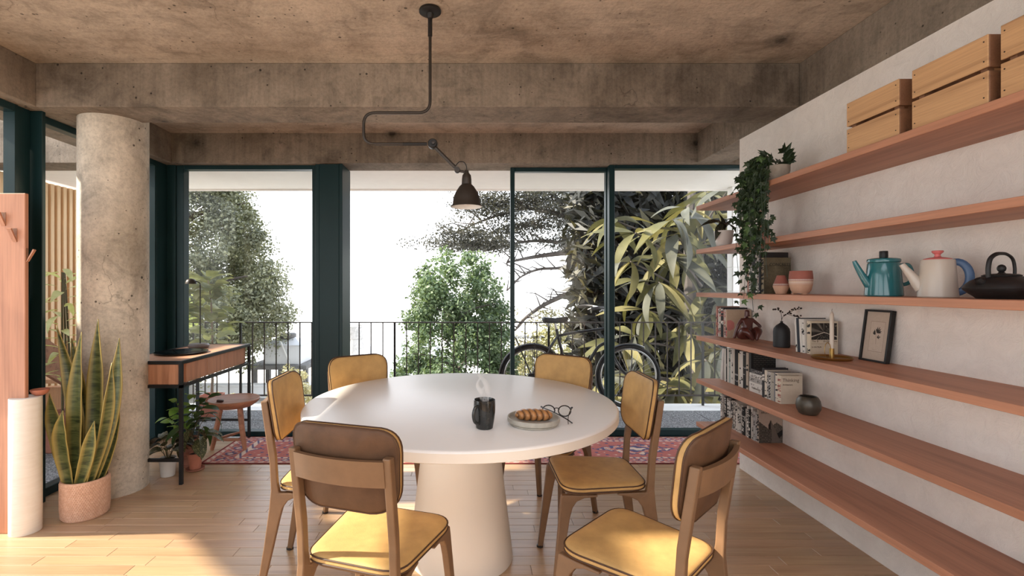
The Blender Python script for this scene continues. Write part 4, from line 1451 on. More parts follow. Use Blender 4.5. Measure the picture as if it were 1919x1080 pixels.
# the dense inner mass of the ivy: small leaves nobody could count
vs, fs = [], []
for (ex, ey) in ends + ends[:8]:
    d_e = 1.60 * F / (ex - VX)
    e = pt(ex, ey, d_e) - Vector((1.69, 2.66, ZS[0]))
    for j in range(22):
        t = ri.random() ** 1.2
        q = Vector((-0.085 + ri.uniform(-0.035, 0.012), e.y * (0.45 + 0.55 * t) + ri.uniform(-0.03, 0.03), 0.07 + (e.z * 0.85 - 0.07) * t))
        mtx = orient(q, (ri.uniform(-1, 0.2), ri.uniform(-0.8, 0.8), ri.uniform(-1.4, -0.1)), (-1, -0.9, 0.8), ri.uniform(-0.6, 0.6), ri.uniform(0.7, 1.1))
        n0 = len(vs)
        vs += [tuple(mtx @ v.co) for v in ivd[0].vertices]
        fs += [tuple(n0 + k2 for k2 in p2.vertices) for p2 in ivd[0].polygons]
o = MB().add(vs, fs).build('inner_foliage', M['ivy_dark'], iv, smooth=False)
o['kind'] = 'stuff'
# ------------------------------------------------------------------ prints, lettering, books
def grid_print(name, w_, h_, nx, ny, fn, parent, matrix, mat='print'):
    """flat printed sheet (w_ x h_, origin at its lower corner, facing +Z) coloured cell by cell"""
    vs = [(w_ * i / nx, h_ * j / ny, 0) for j in range(ny + 1) for i in range(nx + 1)]
    fs = [(j * (nx + 1) + i, j * (nx + 1) + i + 1, (j + 1) * (nx + 1) + i + 1, (j + 1) * (nx + 1) + i) for j in range(ny) for i in range(nx)]
    me = bpy.data.meshes.new(name)
    me.from_pydata(vs, [], fs)
    me.materials.append(M[mat])
    a = me.attributes.new('tone', 'FLOAT_COLOR', 'FACE')
    cs = []
    for j in range(ny):
        for i in range(nx):
            c = fn((i + 0.5) / nx, (j + 0.5) / ny)
            cs += [c[0], c[1], c[2], 1]
    a.data.foreach_set('color', cs)
    return link_mesh(name, me, parent, matrix)

M['ink'] = plain('black ink', (0.014, 0.012, 0.011, 1), 0.7)
M['ink_brown'] = plain('brown ink', (0.11, 0.065, 0.045, 1), 0.7)
def lettering(text, size, loc, parent, mat='ink', name='title_lettering', rot=(PI / 2, 0, 0), xs=1.0):
    cu = bpy.data.curves.new(name, 'FONT')
    cu.body = text
    cu.size = size
    cu.extrude = 0.0002
    cu.resolution_u = 3
    cu.materials.append(M[mat])
    o = bpy.data.objects.new(name, cu)
    COL.objects.link(o)
    o.parent = parent
    o.location = loc
    o.rotation_euler = rot
    o.scale = (xs, 1, 1)
    return o

CV = {}
def cover_mat(c):
    key = tuple(round(x, 3) for x in c)
    if key not in CV:
        CV[key] = plain('book cover', (c[0], c[1], c[2], 1), 0.5, 0, 0.05, 30)
    return CV[key]

BLACK, WHITE, CREAM, GREY = (0.018, 0.017, 0.017), (0.66, 0.62, 0.56), (0.62, 0.54, 0.42), (0.30, 0.29, 0.28)
rbk = random.Random(3)

def book(label, x, y, z, th, h, d, c, spine=None, group=None, tilt=0.0, flat=False, rotz=0.0, name='book', cat='book', seed=None):
    """standing book: spine faces -X at x, thickness along Y centred on y; returns the thing"""
    t = thing(name, label, cat, (x, y, z + 0.0005), group=group)
    rr = random.Random(seed if seed is not None else rbk.random())
    cm = cover_mat(c)
    b = min(0.0022, th * 0.2)
    if th > 0.010:
        mb = MB().box(0, b, -th / 2, th / 2, 0, h).box(b, d, -th / 2, -th / 2 + b, 0, h).box(b, d, th / 2 - b, th / 2, 0, h)
        mb.build('cover', cm, t, smooth=False)
        MB().box(b, d - 0.004, -th / 2 + b, th / 2 - b, 0.002, h - 0.003).build('pages', M['paper'], t, smooth=False)
    else:
        MB().box(0, d, -th / 2, th / 2, 0, h).build('cover', cm, t, smooth=False)
    if spine:
        cols, dens = spine
        ny = 46
        rows = []
        j = 0
        while j < ny:
            L = rr.randint(1, 5)
            on = rr.random() < dens
            cc = rr.choice(cols)
            for _ in range(L):
                rows.append(cc if on else None)
            if rr.random() < 0.6:
                rows.append(None)
            j = len(rows)
        def fn(u, v):
            r_ = rows[int(v * ny)]
            if r_ is None or v < 0.05 or v > 0.96:
                return c
            k2 = (int(v * ny) * 7 + int(u * 3) * 13) % 5
            return r_ if (0.1 < u < 0.9 and k2 != 0) else c
        # facing -X: sheet x -> -Y, sheet y -> Z
        mt = Matrix(((0, 0, -1, -0.0004), (-1, 0, 0, th / 2 * 0.9), (0, 1, 0, 0), (0, 0, 0, 1)))
        grid_print('spine_print', th * 0.9, h, 3, ny, fn, t, mt)
    if flat:
        t.rotation_euler = (PI / 2, 0, rotz)
    else:
        t.rotation_euler = (tilt, 0, rotz)
    return t

ORD = ['first', 'second', 'third', 'fourth', 'fifth', 'sixth', 'seventh', 'eighth', 'ninth', 'tenth', 'eleventh', 'twelfth', 'thirteenth', 'fourteenth',
       'fifteenth', 'sixteenth', 'seventeenth', 'eighteenth', 'nineteenth', 'twentieth', 'twenty-first', 'twenty-second', 'twenty-third', 'twenty-fourth', 'twenty-fifth', 'twenty-sixth', 'twenty-seventh', 'twenty-eighth']
def cname(c):
    if c[0] < 0.06 and c[2] < 0.06: return 'black'
    if c[0] > 0.5 and c[2] > 0.45: return 'white'
    if c[0] > 0.5: return 'cream'
    if abs(c[0] - c[2]) < 0.05: return 'grey'
    if c[2] > c[0]: return 'navy'
    return 'reddish brown' if c[1] < c[0] * 0.6 else 'tan'

def cover_front(t, th, d, h, nx, ny, fn, name='cover_print'):
    """printed cover on the side of the book that faces -Y"""
    return grid_print(name, d, h, nx, ny, fn, t, Matrix.Translation((0, -th / 2 - 0.0005, 0)) @ Matrix.Rotation(PI / 2, 4, 'X'))

# ---- shelf 3: books behind the ivy, the concrete book ---------------------------------
z3 = ZS[2]
xs3 = 1.715
row = [(0.016, 0.215, 0.15, WHITE, 0.5), (0.014, 0.20, 0.14, (0.45, 0.20, 0.15), 0.6), (0.020, 0.235, 0.16, WHITE, 0.4), (0.014, 0.23, 0.155, GREY, 0.6), (0.034, 0.25, 0.165, BLACK, 0.15),
       (0.018, 0.248, 0.165, WHITE, 0.6), (0.012, 0.246, 0.17, (0.50, 0.46, 0.42), 0.7), (0.016, 0.244, 0.165, BLACK, 0.3)]
y = 3.0
for i, (th, h, d, c, dn) in enumerate(row):
    y -= th / 2
    book(f'{ORD[i]} book from the window end behind the ivy, with {cname(c)} spine', xs3, y, z3, th, h, d, c, ([BLACK if c[0] > 0.2 else WHITE, (0.3, 0.2, 0.18)], dn), 'books behind the trailing ivy')
    y -= th / 2 + 0.0012
th, d, h = 0.024, 0.158, 0.212
y -= th / 2
t = book('brown hardback lettered CONCRETE beside the terracotta pots', xs3 + 0.005, y, z3, th, h, d, (0.30, 0.24, 0.15), ([BLACK], 0.6))
def f_conc(u, v):
    n = mnoise.noise(Vector((u * 4, v * 5, 1.3))) * 0.5 + 0.5 * mnoise.noise(Vector((u * 22, v * 22, 4)))
    g = max(0, 1 - abs(u - 0.45) * 1.6) * max(0, 1 - abs(v - 0.45) * 1.3)
    b_ = 0.05 + 0.10 * g + 0.05 * n
    if v > 0.80: b_ = 0.12 + 0.03 * n
    return (b_ * 1.35, b_ * 1.1, b_ * 0.66)
cover_front(t, th, d, h, 40, 50, f_conc)
lettering('CONCRETE', 0.0245, (0.032, -th / 2 - 0.001, h * 0.77), t, 'ink', xs=0.98)

# ---- terracotta pots --------------------------------------------------------------------
M['clay_red'] = plain('red glazed clay', (0.33, 0.105, 0.075, 1), 0.75, 0, 0.08, 20)
M['clay_buff'] = plain('buff clay', (0.60, 0.355, 0.235, 1), 0.8, 0, 0.06, 20)
M['clay_white'] = plain('cream slip dots', (0.80, 0.68, 0.58, 1), 0.8)
def clay_pot(label, x, y, prof_low, prof_top, feet, rmid, zs):
    t = thing('clay_pot', label, 'pot', (x, y, z3 + 0.0005))
    MB().lathe(prof_low, 40, close_ends=False).build('lower_body', M['clay_buff'], t)
    MB().lathe(prof_top, 40, close_ends=False).build('upper_band', M['clay_red'], t)
    if feet:
        for a in (0.4, 2.5, 4.6):
            MB().box(-0.012, 0.012, -0.008, 0.008, 0, 0.008).build('foot', M['clay_buff'], t, smooth=False).location = (0.034 * math.cos(a), 0.034 * math.sin(a), 0)
    dots = MB()
    for (zz, rr, hgt, n) in zs:
        for i in range(n):
            a = 2 * PI * i / n
            ca, sa = math.cos(a), math.sin(a)
            ww = PI * rr / n * 0.62
            dots.add([(ca * (rr + 0.0006) - sa * s1 * ww, sa * (rr + 0.0006) + ca * s1 * ww, zz + s2 * hgt) for s1, s2 in ((-1, -1), (1, -1), (1, 1), (-1, 1))], [(0, 1, 2, 3)])
    o = dots.build('slip_pattern', M['clay_white'], t, smooth=False)
    o['kind'] = 'stuff'
    t.scale = (0.84, 0.84, 1)
    return t
clay_pot('rounded two-tone terracotta pot with a band of white marks', 1.762, 2.567,
         [(0, 0.006), (0.042, 0.006), (0.055, 0.022), (0.0635, 0.052), (0.0652, 0.072)], [(0.0652, 0.072), (0.0655, 0.085), (0.064, 0.105), (0.0605, 0.125), (0.0565, 0.125), (0.059, 0.10), (0.058, 0.06), (0, 0.02)], True, 0.065,
         [(0.0555, 0.0643, 0.0010, 70), (0.064, 0.0650, 0.0045, 60), (0.0725, 0.0656, 0.0010, 70), (0.078, 0.0660, 0.0030, 60)])
clay_pot('small diamond-profile terracotta pot in front of the lettered book', 1.742, 2.700,
         [(0, 0.0), (0.030, 0.0), (0.048, 0.042), (0.0475, 0.046)], [(0.0475, 0.046), (0.024, 0.104), (0.022, 0.104), (0.040, 0.055), (0, 0.03)], False, 0.05,
         [(0.050, 0.0467, 0.0012, 50), (0.055, 0.0449, 0.0022, 44)])

# ---- kettles -------------------------------------------------------------------------------
M['teal_enamel'] = plain('teal enamel', (0.022, 0.145, 0.165, 1), 0.18, 0, 0.05, 4, coat=0.5)
M['cream_enamel'] = plain('cream enamel', (0.52, 0.45, 0.38, 1), 0.3, 0, 0.03, 4)
M['pink_enamel'] = plain('coral pink enamel', (0.62, 0.16, 0.15, 1), 0.4, 0, 0.03)
M['blue_enamel'] = plain('blue enamel', (0.055, 0.115, 0.23, 1), 0.35, 0, 0.05)
M['cast_iron'] = plain('worn cast iron', (0.012, 0.011, 0.011, 1), 0.5, 0.2, 0.5, 25, 0.2, 90)
kt = thing('kettle', 'teal enamel kettle with black knob and straight spout', 'kettle', (1.765, 2.055, z3 + 0.0005), math.radians(-12))
MB().lathe([(0, 0), (0.063, 0), (0.066, 0.004), (0.0655, 0.02), (0.060, 0.09), (0.056, 0.137), (0.054, 0.142), (0, 0.142)], 48).build('body', M['teal_enamel'], kt)
ld = MB().lathe([(0.053, 0.143), (0.0565, 0.146), (0.0575, 0.154), (0.055, 0.159), (0.042, 0.163), (0.016, 0.166), (0, 0.166)], 48, close_ends=True).build('lid', M['teal_enamel'], kt)
MB().lathe([(0, 0.166), (0.0145, 0.166), (0.015, 0.168), (0.015, 0.190), (0.0138, 0.193), (0, 0.194)], 24).build('knob', M['lamp_black'], ld, label='black cylindrical knob')
MB().tube(smooth_path([(-0.055, 0, 0.045), (-0.078, 0, 0.085), (-0.100, 0, 0.128), (-0.110, 0, 0.152)], 5), [0.0165 - 0.0006 * i for i in range(16)], 14).build('spout', M['teal_enamel'], kt)
MB().tube(smooth_path([(0.050, -0.016, 0.128), (0.064, -0.018, 0.133), (0.080, -0.02, 0.131), (0.090, -0.02, 0.112), (0.092, -0.02, 0.085), (0.085, -0.02, 0.062), (0.072, -0.018, 0.052), (0.053, -0.016, 0.048)], 5), 0.0048, 8, flat=1.6).build('handle', M['teal_enamel'], kt)

kt = thing('kettle', 'cream enamel kettle with pink lid and blue handle', 'kettle', (1.765, 1.8175, z3 + 0.0005), math.radians(-38))
MB().lathe([(0, 0), (0.056, 0), (0.0585, 0.003), (0.058, 0.012), (0.0535, 0.075), (0.0495, 0.139), (0.0475, 0.1425), (0, 0.1425)], 48).build('body', M['cream_enamel'], kt)
ld = MB().lathe([(0.042, 0.1425), (0.040, 0.146), (0.026, 0.150), (0.011, 0.153), (0.0085, 0.158), (0.009, 0.163), (0.0165, 0.170), (0.0175, 0.175), (0.0155, 0.177), (0, 0.177)], 40).build('lid', M['pink_enamel'], kt, label='coral pink lid with flared knob')
MB().tube(smooth_path([(-0.044, 0, 0.032), (-0.066, 0, 0.072), (-0.090, 0, 0.110), (-0.101, 0, 0.128)], 5), [0.022, 0.0215, 0.021, 0.0205, 0.019, 0.0175, 0.016, 0.015, 0.014, 0.013, 0.012, 0.0115, 0.011, 0.0105, 0.010, 0.010], 14).build('spout', M['cream_enamel'], kt)
hp = [(0.042, 0, 0.132)] + [(0.050 + 0.036 * math.cos(a), 0, 0.076 + 0.057 * math.sin(a)) for a in [1.45 - i * 2.95 / 14 for i in range(15)]] + [(0.050, 0, 0.019)]
MB().tube(hp, 0.0062, 12, flat=2.1).build('handle', M['blue_enamel'], kt, label='thick blue ring handle')

kt = thing('teapot', 'squat black cast iron teapot with arched handle', 'teapot', (1.768, 1.601, z3 + 0.0005), math.radians(8))
MB().lathe([(0, 0), (0.060, 0), (0.065, 0.006), (0.082, 0.020), (0.092, 0.030), (0.094, 0.036), (0.089, 0.046), (0.075, 0.060), (0.060, 0.068), (0.050, 0.074), (0, 0.076)], 56).build('body', M['cast_iron'], kt)
ld = MB().lathe([(0, 0.074), (0.046, 0.074), (0.048, 0.078), (0.040, 0.082), (0.010, 0.085), (0.006, 0.090), (0, 0.090)], 40).build('lid', M['cast_iron'], kt)
MB().sphere((0, 0, 0.101), 0.0115, 0.0115, 0.0135).build('knob', M['cast_iron'], ld)
MB().tube(smooth_path([(-0.051, 0, 0.068), (-0.053, 0, 0.100), (-0.045, 0, 0.132), (-0.023, 0, 0.148), (0.0, 0, 0.151), (0.023, 0, 0.148), (0.045, 0, 0.132), (0.053, 0, 0.100), (0.051, 0, 0.068)], 5), 0.0045, 10, flat=1.5).build('handle', M['cast_iron'], kt)
MB().tube(smooth_path([(-0.068, 0, 0.050), (-0.085, 0, 0.056), (-0.096, 0, 0.066)], 4), [0.014 - 0.0008 * i for i in range(9)], 12).build('spout', M['cast_iron'], kt)

# ---- shelf 2: potted plant, bottle vase ---------------------------------------------------------
z2 = ZS[1]
p_ = thing('potted_begonia', 'dark spotted begonia in a small white pot at the window end of a shelf', 'potted plant', (1.683, 3.20, z2 + 0.0005))
M['white_ceramic'] = plain('white ceramic', (0.62, 0.56, 0.52, 1), 0.4, 0, 0.03)
pot_mb(0.045, 0.060, 0.105).build('pot', M['white_ceramic'], p_)
MB().lathe([(0, 0.092), (0.052, 0.092)], 24, close_ends=False).build('soil', M['soil'], p_)
spear = lambda t: math.sin(PI * min(1, 0.06 + 0.94 * t)) ** 0.8 * (1.15 - 0.6 * t)
sm_ = [leaf_mesh('leaf', M['begonia_dark'], 0.145, 0.052, 0.7, 0.3, 8, spear, 0.05, 50 + i) for i in range(3)]
for i, (dx, dy, dz, zz, s) in enumerate([(-1, -0.1, 0.02, 0.17, 1.0), (-0.75, -0.5, -1.0, 0.16, 0.95), (-0.5, 0.1, -0.9, 0.14, 0.6), (0.9, -0.4, 0.05, 0.18, 1.0), (0.8, 0.2, -0.3, 0.16, 0.9), (0.1, -0.6, 0.9, 0.12, 0.8), (-0.15, -0.3, 1.2, 0.11, 0.85), (0.25, -0.5, 0.7, 0.12, 0.75), (0.05, 0.5, 1.0, 0.12, 0.75), (0.3, -0.9, -0.3, 0.15, 0.7), (-0.3, -0.9, 0.1, 0.15, 0.75)]):
    b1 = Vector((dx * 0.022, dy * 0.022, zz))
    MB().tube([(0.005 * dx, 0.005 * dy, 0.09), b1], 0.0018, 5).build('stem', M['stem'], p_)
    link_mesh('leaf', sm_[i % 3], p_, orient(b1, (dx, dy, dz), (0, -0.4, 1), 0.2 * (i % 3 - 1), s))
bt = MB().lathe([(0, 0), (0.036, 0), (0.041, 0.006), (0.043, 0.04), (0.038, 0.075), (0.022, 0.105), (0.012, 0.135), (0.0105, 0.175), (0.014, 0.198), (0.0125, 0.199), (0.009, 0.18), (0, 0.17)], 32)
bt.build('bottle_vase', plain('brown clay bottle', (0.36, 0.17, 0.11, 1), 0.6, 0, 0.1), loc=(1.775, 2.93, z2 + 0.0005), label='slim necked brown clay vase half hidden by the ivy', cat='vase')

# ---- shelf 4 ---------------------------------------------------------------------------------------
z4 = ZS[3]
xs4 = 1.745
row = [(0.018, 0.212, 0.16, (0.42, 0.24, 0.19), 0.7), (0.013, 0.20, 0.15, (0.30, 0.08, 0.06), 0.6), (0.014, 0.195, 0.15, WHITE, 0.5), (0.020, 0.20, 0.16, (0.50, 0.45, 0.38), 0.7), (0.034, 0.205, 0.165, BLACK, 0.35),
       (0.011, 0.19, 0.15, (0.48, 0.28, 0.22), 0.3), (0.014, 0.195, 0.155, (0.52, 0.49, 0.45), 0.7)]
y = 3.425
for i, (th, h, d, c, dn) in enumerate(row):
    y -= th / 2
    book(f'{ORD[i]} book from the window behind the carved figure, {cname(c)} spine', xs4, y, z4, th, h, d, c, ([BLACK if c[0] > 0.2 else WHITE, (0.35, 0.12, 0.10)], dn), 'books behind the carved figure')
    y -= th / 2 + 0.001
th, d, h = 0.018, 0.165, 0.192
y -= th / 2
t = book('tan hardback with a pink disc on its cover behind the carved figure', xs4, y, z4, th, h, d, (0.50, 0.37, 0.26), ([BLACK, (0.5, 0.1, 0.1)], 0.5))
cover_front(t, th, d, h, 40, 46, lambda u, v: (0.55, 0.20, 0.175) if (u - 0.10) ** 2 + ((v - 0.45) * 1.15) ** 2 < 0.045 else (0.50, 0.37, 0.26))

# abstract seated figure: one continuous carved body without a face
M['carved'] = plain('polished dark red wood', (0.085, 0.022, 0.016, 1), 0.28, 0, 0.25, 20)
sk = [  # x, y, z, radius, parent
    (0, 0.012, 0.045, 0.034, -1), (0, 0.020, 0.085, 0.025, 0), (0, 0.018, 0.120, 0.029, 1), (0, 0.016, 0.143, 0.017, 2), (0, 0.014, 0.160, 0.0155, 3), (0, 0.012, 0.185, 0.0165, 4), (0, 0.012, 0.200, 0.0145, 5),
    (-0.034, 0.014, 0.135, 0.013, 2), (-0.058, 0.012, 0.100, 0.0105, 7), (-0.070, 0.016, 0.060, 0.0095, 8), (-0.078, 0.022, 0.012, 0.010, 9),
    (0.036, 0.012, 0.135, 0.013, 2), (0.064, 0.004, 0.108, 0.0105, 11), (0.074, -0.010, 0.092, 0.0095, 12), (0.050, -0.026, 0.092, 0.009, 13),
    (-0.040, 0.000, 0.040, 0.036, 0), (-0.042, -0.030, 0.070, 0.030, 15), (-0.030, -0.052, 0.060, 0.021, 16), (-0.012, -0.062, 0.025, 0.013, 17), (-0.006, -0.068, 0.008, 0.0085, 18),
    (0.042, 0.000, 0.042, 0.036, 0), (0.046, -0.030, 0.078, 0.030, 20), (0.036, -0.054, 0.062, 0.021, 21), (0.020, -0.062, 0.026, 0.013, 22), (0.014, -0.068, 0.008, 0.0085, 23)]
me = bpy.data.meshes.new('carved_figure')
me.from_pydata([v[:3] for v in sk], [(i, v[4]) for i, v in enumerate(sk) if v[4] >= 0], [])
me.materials.append(M['carved'])
fg = bpy.data.objects.new('carved_figure', me)
COL.objects.link(fg)
fg.location = (1.785, 3.095, z4 + 0.001)
fg['label'] = 'dark red wood carving of a seated figure with rounded limbs'
fg['category'] = 'sculpture'
sm = fg.modifiers.new('skin', 'SKIN')
sm.use_smooth_shade = True
for i, v in enumerate(sk):
    sv = me.skin_vertices[0].data[i]
    sv.radius = (v[3], v[3])
    sv.use_root = (i == 0)
sb = fg.modifiers.new('subsurf', 'SUBSURF')
sb.levels = 2; sb.render_levels = 2

vz = thing('branch_vase', 'matte black bottle vase holding a thin dark branch', 'vase', (1.80, 2.785, z4 + 0.0005))
vz.scale = (0.86, 0.86, 1)
MB().lathe([(0, 0), (0.046, 0), (0.0495, 0.004), (0.0495, 0.09), (0.046, 0.108), (0.032, 0.125), (0.014, 0.137), (0.0075, 0.142), (0.0085, 0.150), (0.006, 0.150), (0.005, 0.13), (0, 0.12)], 40).build('body', plain('matte black ceramic', (0.012, 0.012, 0.013, 1), 0.6), vz)
M['twig'] = plain('dark dry twig', (0.03, 0.018, 0.014, 1), 0.8)
tw = thing('dry_branch', 'thin dark branch with small buds standing in the black vase', 'branch', (1.80, 2.785, z4 + 0.12))
rt = random.Random(9)
for bi, pth in enumerate([[(0, 0, 0), (0.004, 0, 0.05), (0.03, -0.01, 0.075), (0.065, -0.02, 0.098), (0.09, -0.03, 0.102)], [(0.0, 0.0, 0.0), (0.0, 0.004, 0.075), (-0.02, 0.0, 0.097), (-0.048, 0.0, 0.095)], [(0.028, -0.01, 0.072), (0.05, -0.03, 0.062), (0.075, -0.05, 0.055)]]):
    P_ = smooth_path(pth, 5)
    br = MB().tube(P_, 0.0014, 5).build('twig', M['twig'], tw)
    for q in P_[len(P_) // 3::2]:
        for _ in range(2):
            o_ = Vector((rt.uniform(-0.006, 0.006), rt.uniform(-0.006, 0.006), rt.uniform(0.0, 0.012)))
            MB().sphere(q + o_, 0.0042, 0.0042, 0.005, 8, 5).build('bud', M['twig'], br)

# books by the candle
row = [(0.012, 0.165, 0.13, WHITE, 0.2), (0.020, 0.182, 0.145, (0.03, 0.035, 0.045), 0.1), (0.016, 0.178, 0.14, WHITE, 0.1), (0.020, 0.178, 0.14, WHITE, 0.35)]
y = 2.585
for i, (th, h, d, c, dn) in enumerate(row):
    y -= th / 2
    book(f'{ORD[i]} leaning {cname(c)} book beside the brass candle holder', 1.748, y, z4 + 0.001, th, h, d, c, ([BLACK], dn), 'books leaning beside the candle', tilt=math.radians(-4))
    y -= th / 2 + 0.0016
th, d, h = 0.026, 0.142, 0.172
y -= th / 2 + 0.004
t = book('cream book with a black and white photograph cover behind the candle', 1.752, y, z4, th, h, d, (0.58, 0.49, 0.37), ([BLACK], 0.3))
def f_arch(u, v):
    if not (0.035 < u < 0.965 and 0.44 < v < 0.94):
        return (0.58, 0.49, 0.37)
    a, b_ = (u - 0.5), (v - 0.66)
    ang = math.atan2(b_, a)
    g = 0.02 + 0.05 * max(0, mnoise.noise(Vector((u * 7, v * 7, 0))))
    if b_ > 0.0 and a < 0:
        g += 0.16 * max(0, math.sin(ang * 9)) * (1 - abs(a))
    if abs(b_ + abs(a) * 0.28) < 0.012: g = 0.45
    if a > 0.05 and b_ > 0.05: g += 0.28 * max(0, mnoise.noise(Vector((u * 18, v * 18, 3))))
    if b_ < -0.08 and math.sin(ang * 17) > 0.93: g += 0.2
    return (g * 1.1, g * 0.95, g * 0.8)
cover_front(t, th, d, h, 56, 64, f_arch)
lettering('The B', 0.0145, (0.006, -th / 2 - 0.001, h * 0.365), t, 'ink_brown')
lettering('Architecture', 0.0145, (0.066, -th / 2 - 0.001, h * 0.365), t, 'ink_brown', xs=0.95)
lettering('in the Built', 0.0115, (0.006, -th / 2 - 0.001, h * 0.20), t, 'ink_brown')
MB().box(0.006, 0.136, -th / 2 - 0.0008, -th / 2 - 0.0004, h * 0.315, h * 0.320).build('rule_line', M['ink_brown'], t, smooth=False)

M['brass'] = plain('aged brass', (0.42, 0.26, 0.085, 1), 0.3, 0.9, 0.15)
ch = thing('candle_holder', 'round brass chamberstick with ring handle', 'candle holder', (1.742, 2.320, z4 + 0.0005))
ch.scale = (0.83, 0.83, 1)
MB().lathe([(0, 0), (0.090, 0), (0.098, 0.004), (0.102, 0.012), (0.100, 0.0125), (0.095, 0.006), (0.088, 0.003), (0, 0.003)], 56).build('dish', M['brass'], ch)
MB().lathe([(0.0125, 0.003), (0.0125, 0.052), (0.0112, 0.052), (0.0112, 0.004)], 28, close_ends=False).build('cup', M['brass'], ch)
MB().tube([(-0.026 + 0.0 * i, -0.012, 0) for i in range(0)] or [(-0.030 + 0.018 * math.cos(a), -0.008, 0.044 + 0.036 * math.sin(a)) for a in [2 * PI * i / 32 for i in range(32)]], 0.0018, 6, closed=True).build('ring_handle', M['brass'], ch)
cd = thing('candle', 'cream unlit taper candle in the brass holder', 'candle', (1.742, 2.320, z4 + 0.006))
MB().lathe([(0, 0), (0.0088, 0), (0.0088, 0.205), (0.0075, 0.214), (0.002, 0.224), (0, 0.225)], 20).build('wax', plain('cream wax', (0.60, 0.52, 0.43, 1), 0.5, 0, 0.04), cd)
MB().tube([(0, 0, 0.222), (0.0005, 0, 0.233), (0.002, 0, 0.237)], 0.0009, 5).build('wick', M['ink'], cd)

# leaning frame with a botanical print
FW, FH, FT = 0.150, 0.243, 0.022
pf = thing('picture_frame', 'black framed small leaf print leaning on the plaster wall', 'picture', (1.868, 2.318, z4 + 0.0008))
mw = 0.009
m_ = MB()
fr_ = [(0, FT, -FW, 0, 0, mw), (0, FT, -FW, 0, FH - mw, FH), (0, FT, -FW, -FW + mw, mw, FH - mw), (0, FT, -mw, 0, mw, FH - mw)]
for bx in fr_:
    MB().cbox(*bx, b=0.001).build('frame_bar', M['lamp_black'], pf, smooth=False)
MB().box(FT * 0.5, FT - 0.001, -FW + mw, -mw, mw, FH - mw).build('backing', M['ink'], pf, smooth=False)
def f_leaf(u, v):
    base = (0.52, 0.415, 0.33)
    # mat edge
    if 0.20 < u < 0.80 and 0.17 < v < 0.80:
        if u < 0.215 or u > 0.785 or v < 0.178 or v > 0.79:
            return (0.30, 0.22, 0.17)
        base = (0.56, 0.45, 0.36)
    # spray of dark leaflets
    for (x0, y0, ang, L, w_) in SPRAY:
        dx, dy = u - x0, (v - y0) * FH / FW
        a, b_ = dx * math.cos(ang) + dy * math.sin(ang), -dx * math.sin(ang) + dy * math.cos(ang)
        if 0 < a < L and abs(b_) < w_ * math.sin(PI * a / L):
            return (0.035, 0.03, 0.026)
    if abs(u - (0.47 + 0.03 * math.sin(v * 6))) < 0.006 and 0.33 < v < 0.58:
        return (0.22, 0.17, 0.13)
    if 0.205 < v < 0.215 and 0.38 < u < 0.56 and int(u * 70) % 3:
        return (0.34, 0.26, 0.2)
    return base
SPRAY = [(0.50, 0.56, a, L, 0.022) for a, L in ((1.55, 0.22), (1.15, 0.24), (0.8, 0.22), (0.4, 0.20), (0.15, 0.18), (1.9, 0.16))] + [(0.44, 0.52, a, L, 0.026) for a, L in ((1.9, 0.2), (2.2, 0.16), (2.6, 0.14))] + [(0.52, 0.47, a, L, 0.018) for a, L in ((0.9, 0.12), (0.2, 0.15), (-0.3, 0.12))]
mt = Matrix(((0, 0, -1, FT * 0.45), (-1, 0, 0, -mw), (0, 1, 0, mw), (0, 0, 0, 1)))
grid_print('leaf_print', FW - 2 * mw, FH - 2 * mw, 90, 140, f_leaf, pf, mt)
pf.rotation_euler = (0, math.radians(7.5), 0)

# ---- shelf 5 -----------------------------------------------------------------------------------------
z5 = ZS[4]
xs5 = 1.765
book('white backed black book leaning at the window end above the magazines', xs5, 3.392, z5 + 0.001, 0.024, 0.225, 0.16, (0.60, 0.57, 0.53), None, 'tall books beside the leaning black book', tilt=math.radians(7))
row = [(0.020, 0.225, 0.165, WHITE, 0.05), (0.014, 0.228, 0.17, BLACK, 0.1), (0.020, 0.232, 0.17, WHITE, 0.05), (0.020, 0.232, 0.17, (0.36, 0.40, 0.36), 0.1), (0.014, 0.236, 0.17, WHITE, 0.1), (0.014, 0.238, 0.17, (0.62, 0.59, 0.55), 0.1), (0.020, 0.24, 0.17, (0.56, 0.50, 0.43), 0.1), (0.040, 0.235, 0.165, BLACK, 0.2), (0.014, 0.218, 0.16, CREAM, 0.1), (0.015, 0.232, 0.17, WHITE, 0.1), (0.022, 0.236, 0.17, WHITE, 0.05), (0.034, 0.235, 0.17, BLACK, 0.1), (0.024, 0.236, 0.165, (0.46, 0.38, 0.30), 0.05)]
y = 3.348
ys = {}
for i, (th, h, d, c, dn) in enumerate(row):
    y -= th / 2
    t = book(f'{ORD[i]} upright book after the leaning one, tall with {cname(c)} spine', xs5, y, z5, th, h, d, c, ([BLACK if c[0] > 0.2 else GREY], dn), 'tall books beside the leaning black book')
    y -= th / 2 + 0.0015
# last tall black cover with pale lines of text
th, h, d = 0.022, 0.236, 0.200
y -= th / 2
t = book('tall black book with faint lines of text behind the lying stack', xs5 + 0.004, y, z5, th, h, d, BLACK, None)
cover_front(t, th, d, h, 50, 60, lambda u, v: (0.10, 0.09, 0.08) if (v > 0.55 and int(v * 60) % 3 == 0 and 0.08 < u < 0.92 and (int(u * 50) * 7 + int(v * 60)) % 6) else BLACK, 'cover_text')
y -= th / 2 + 0.002
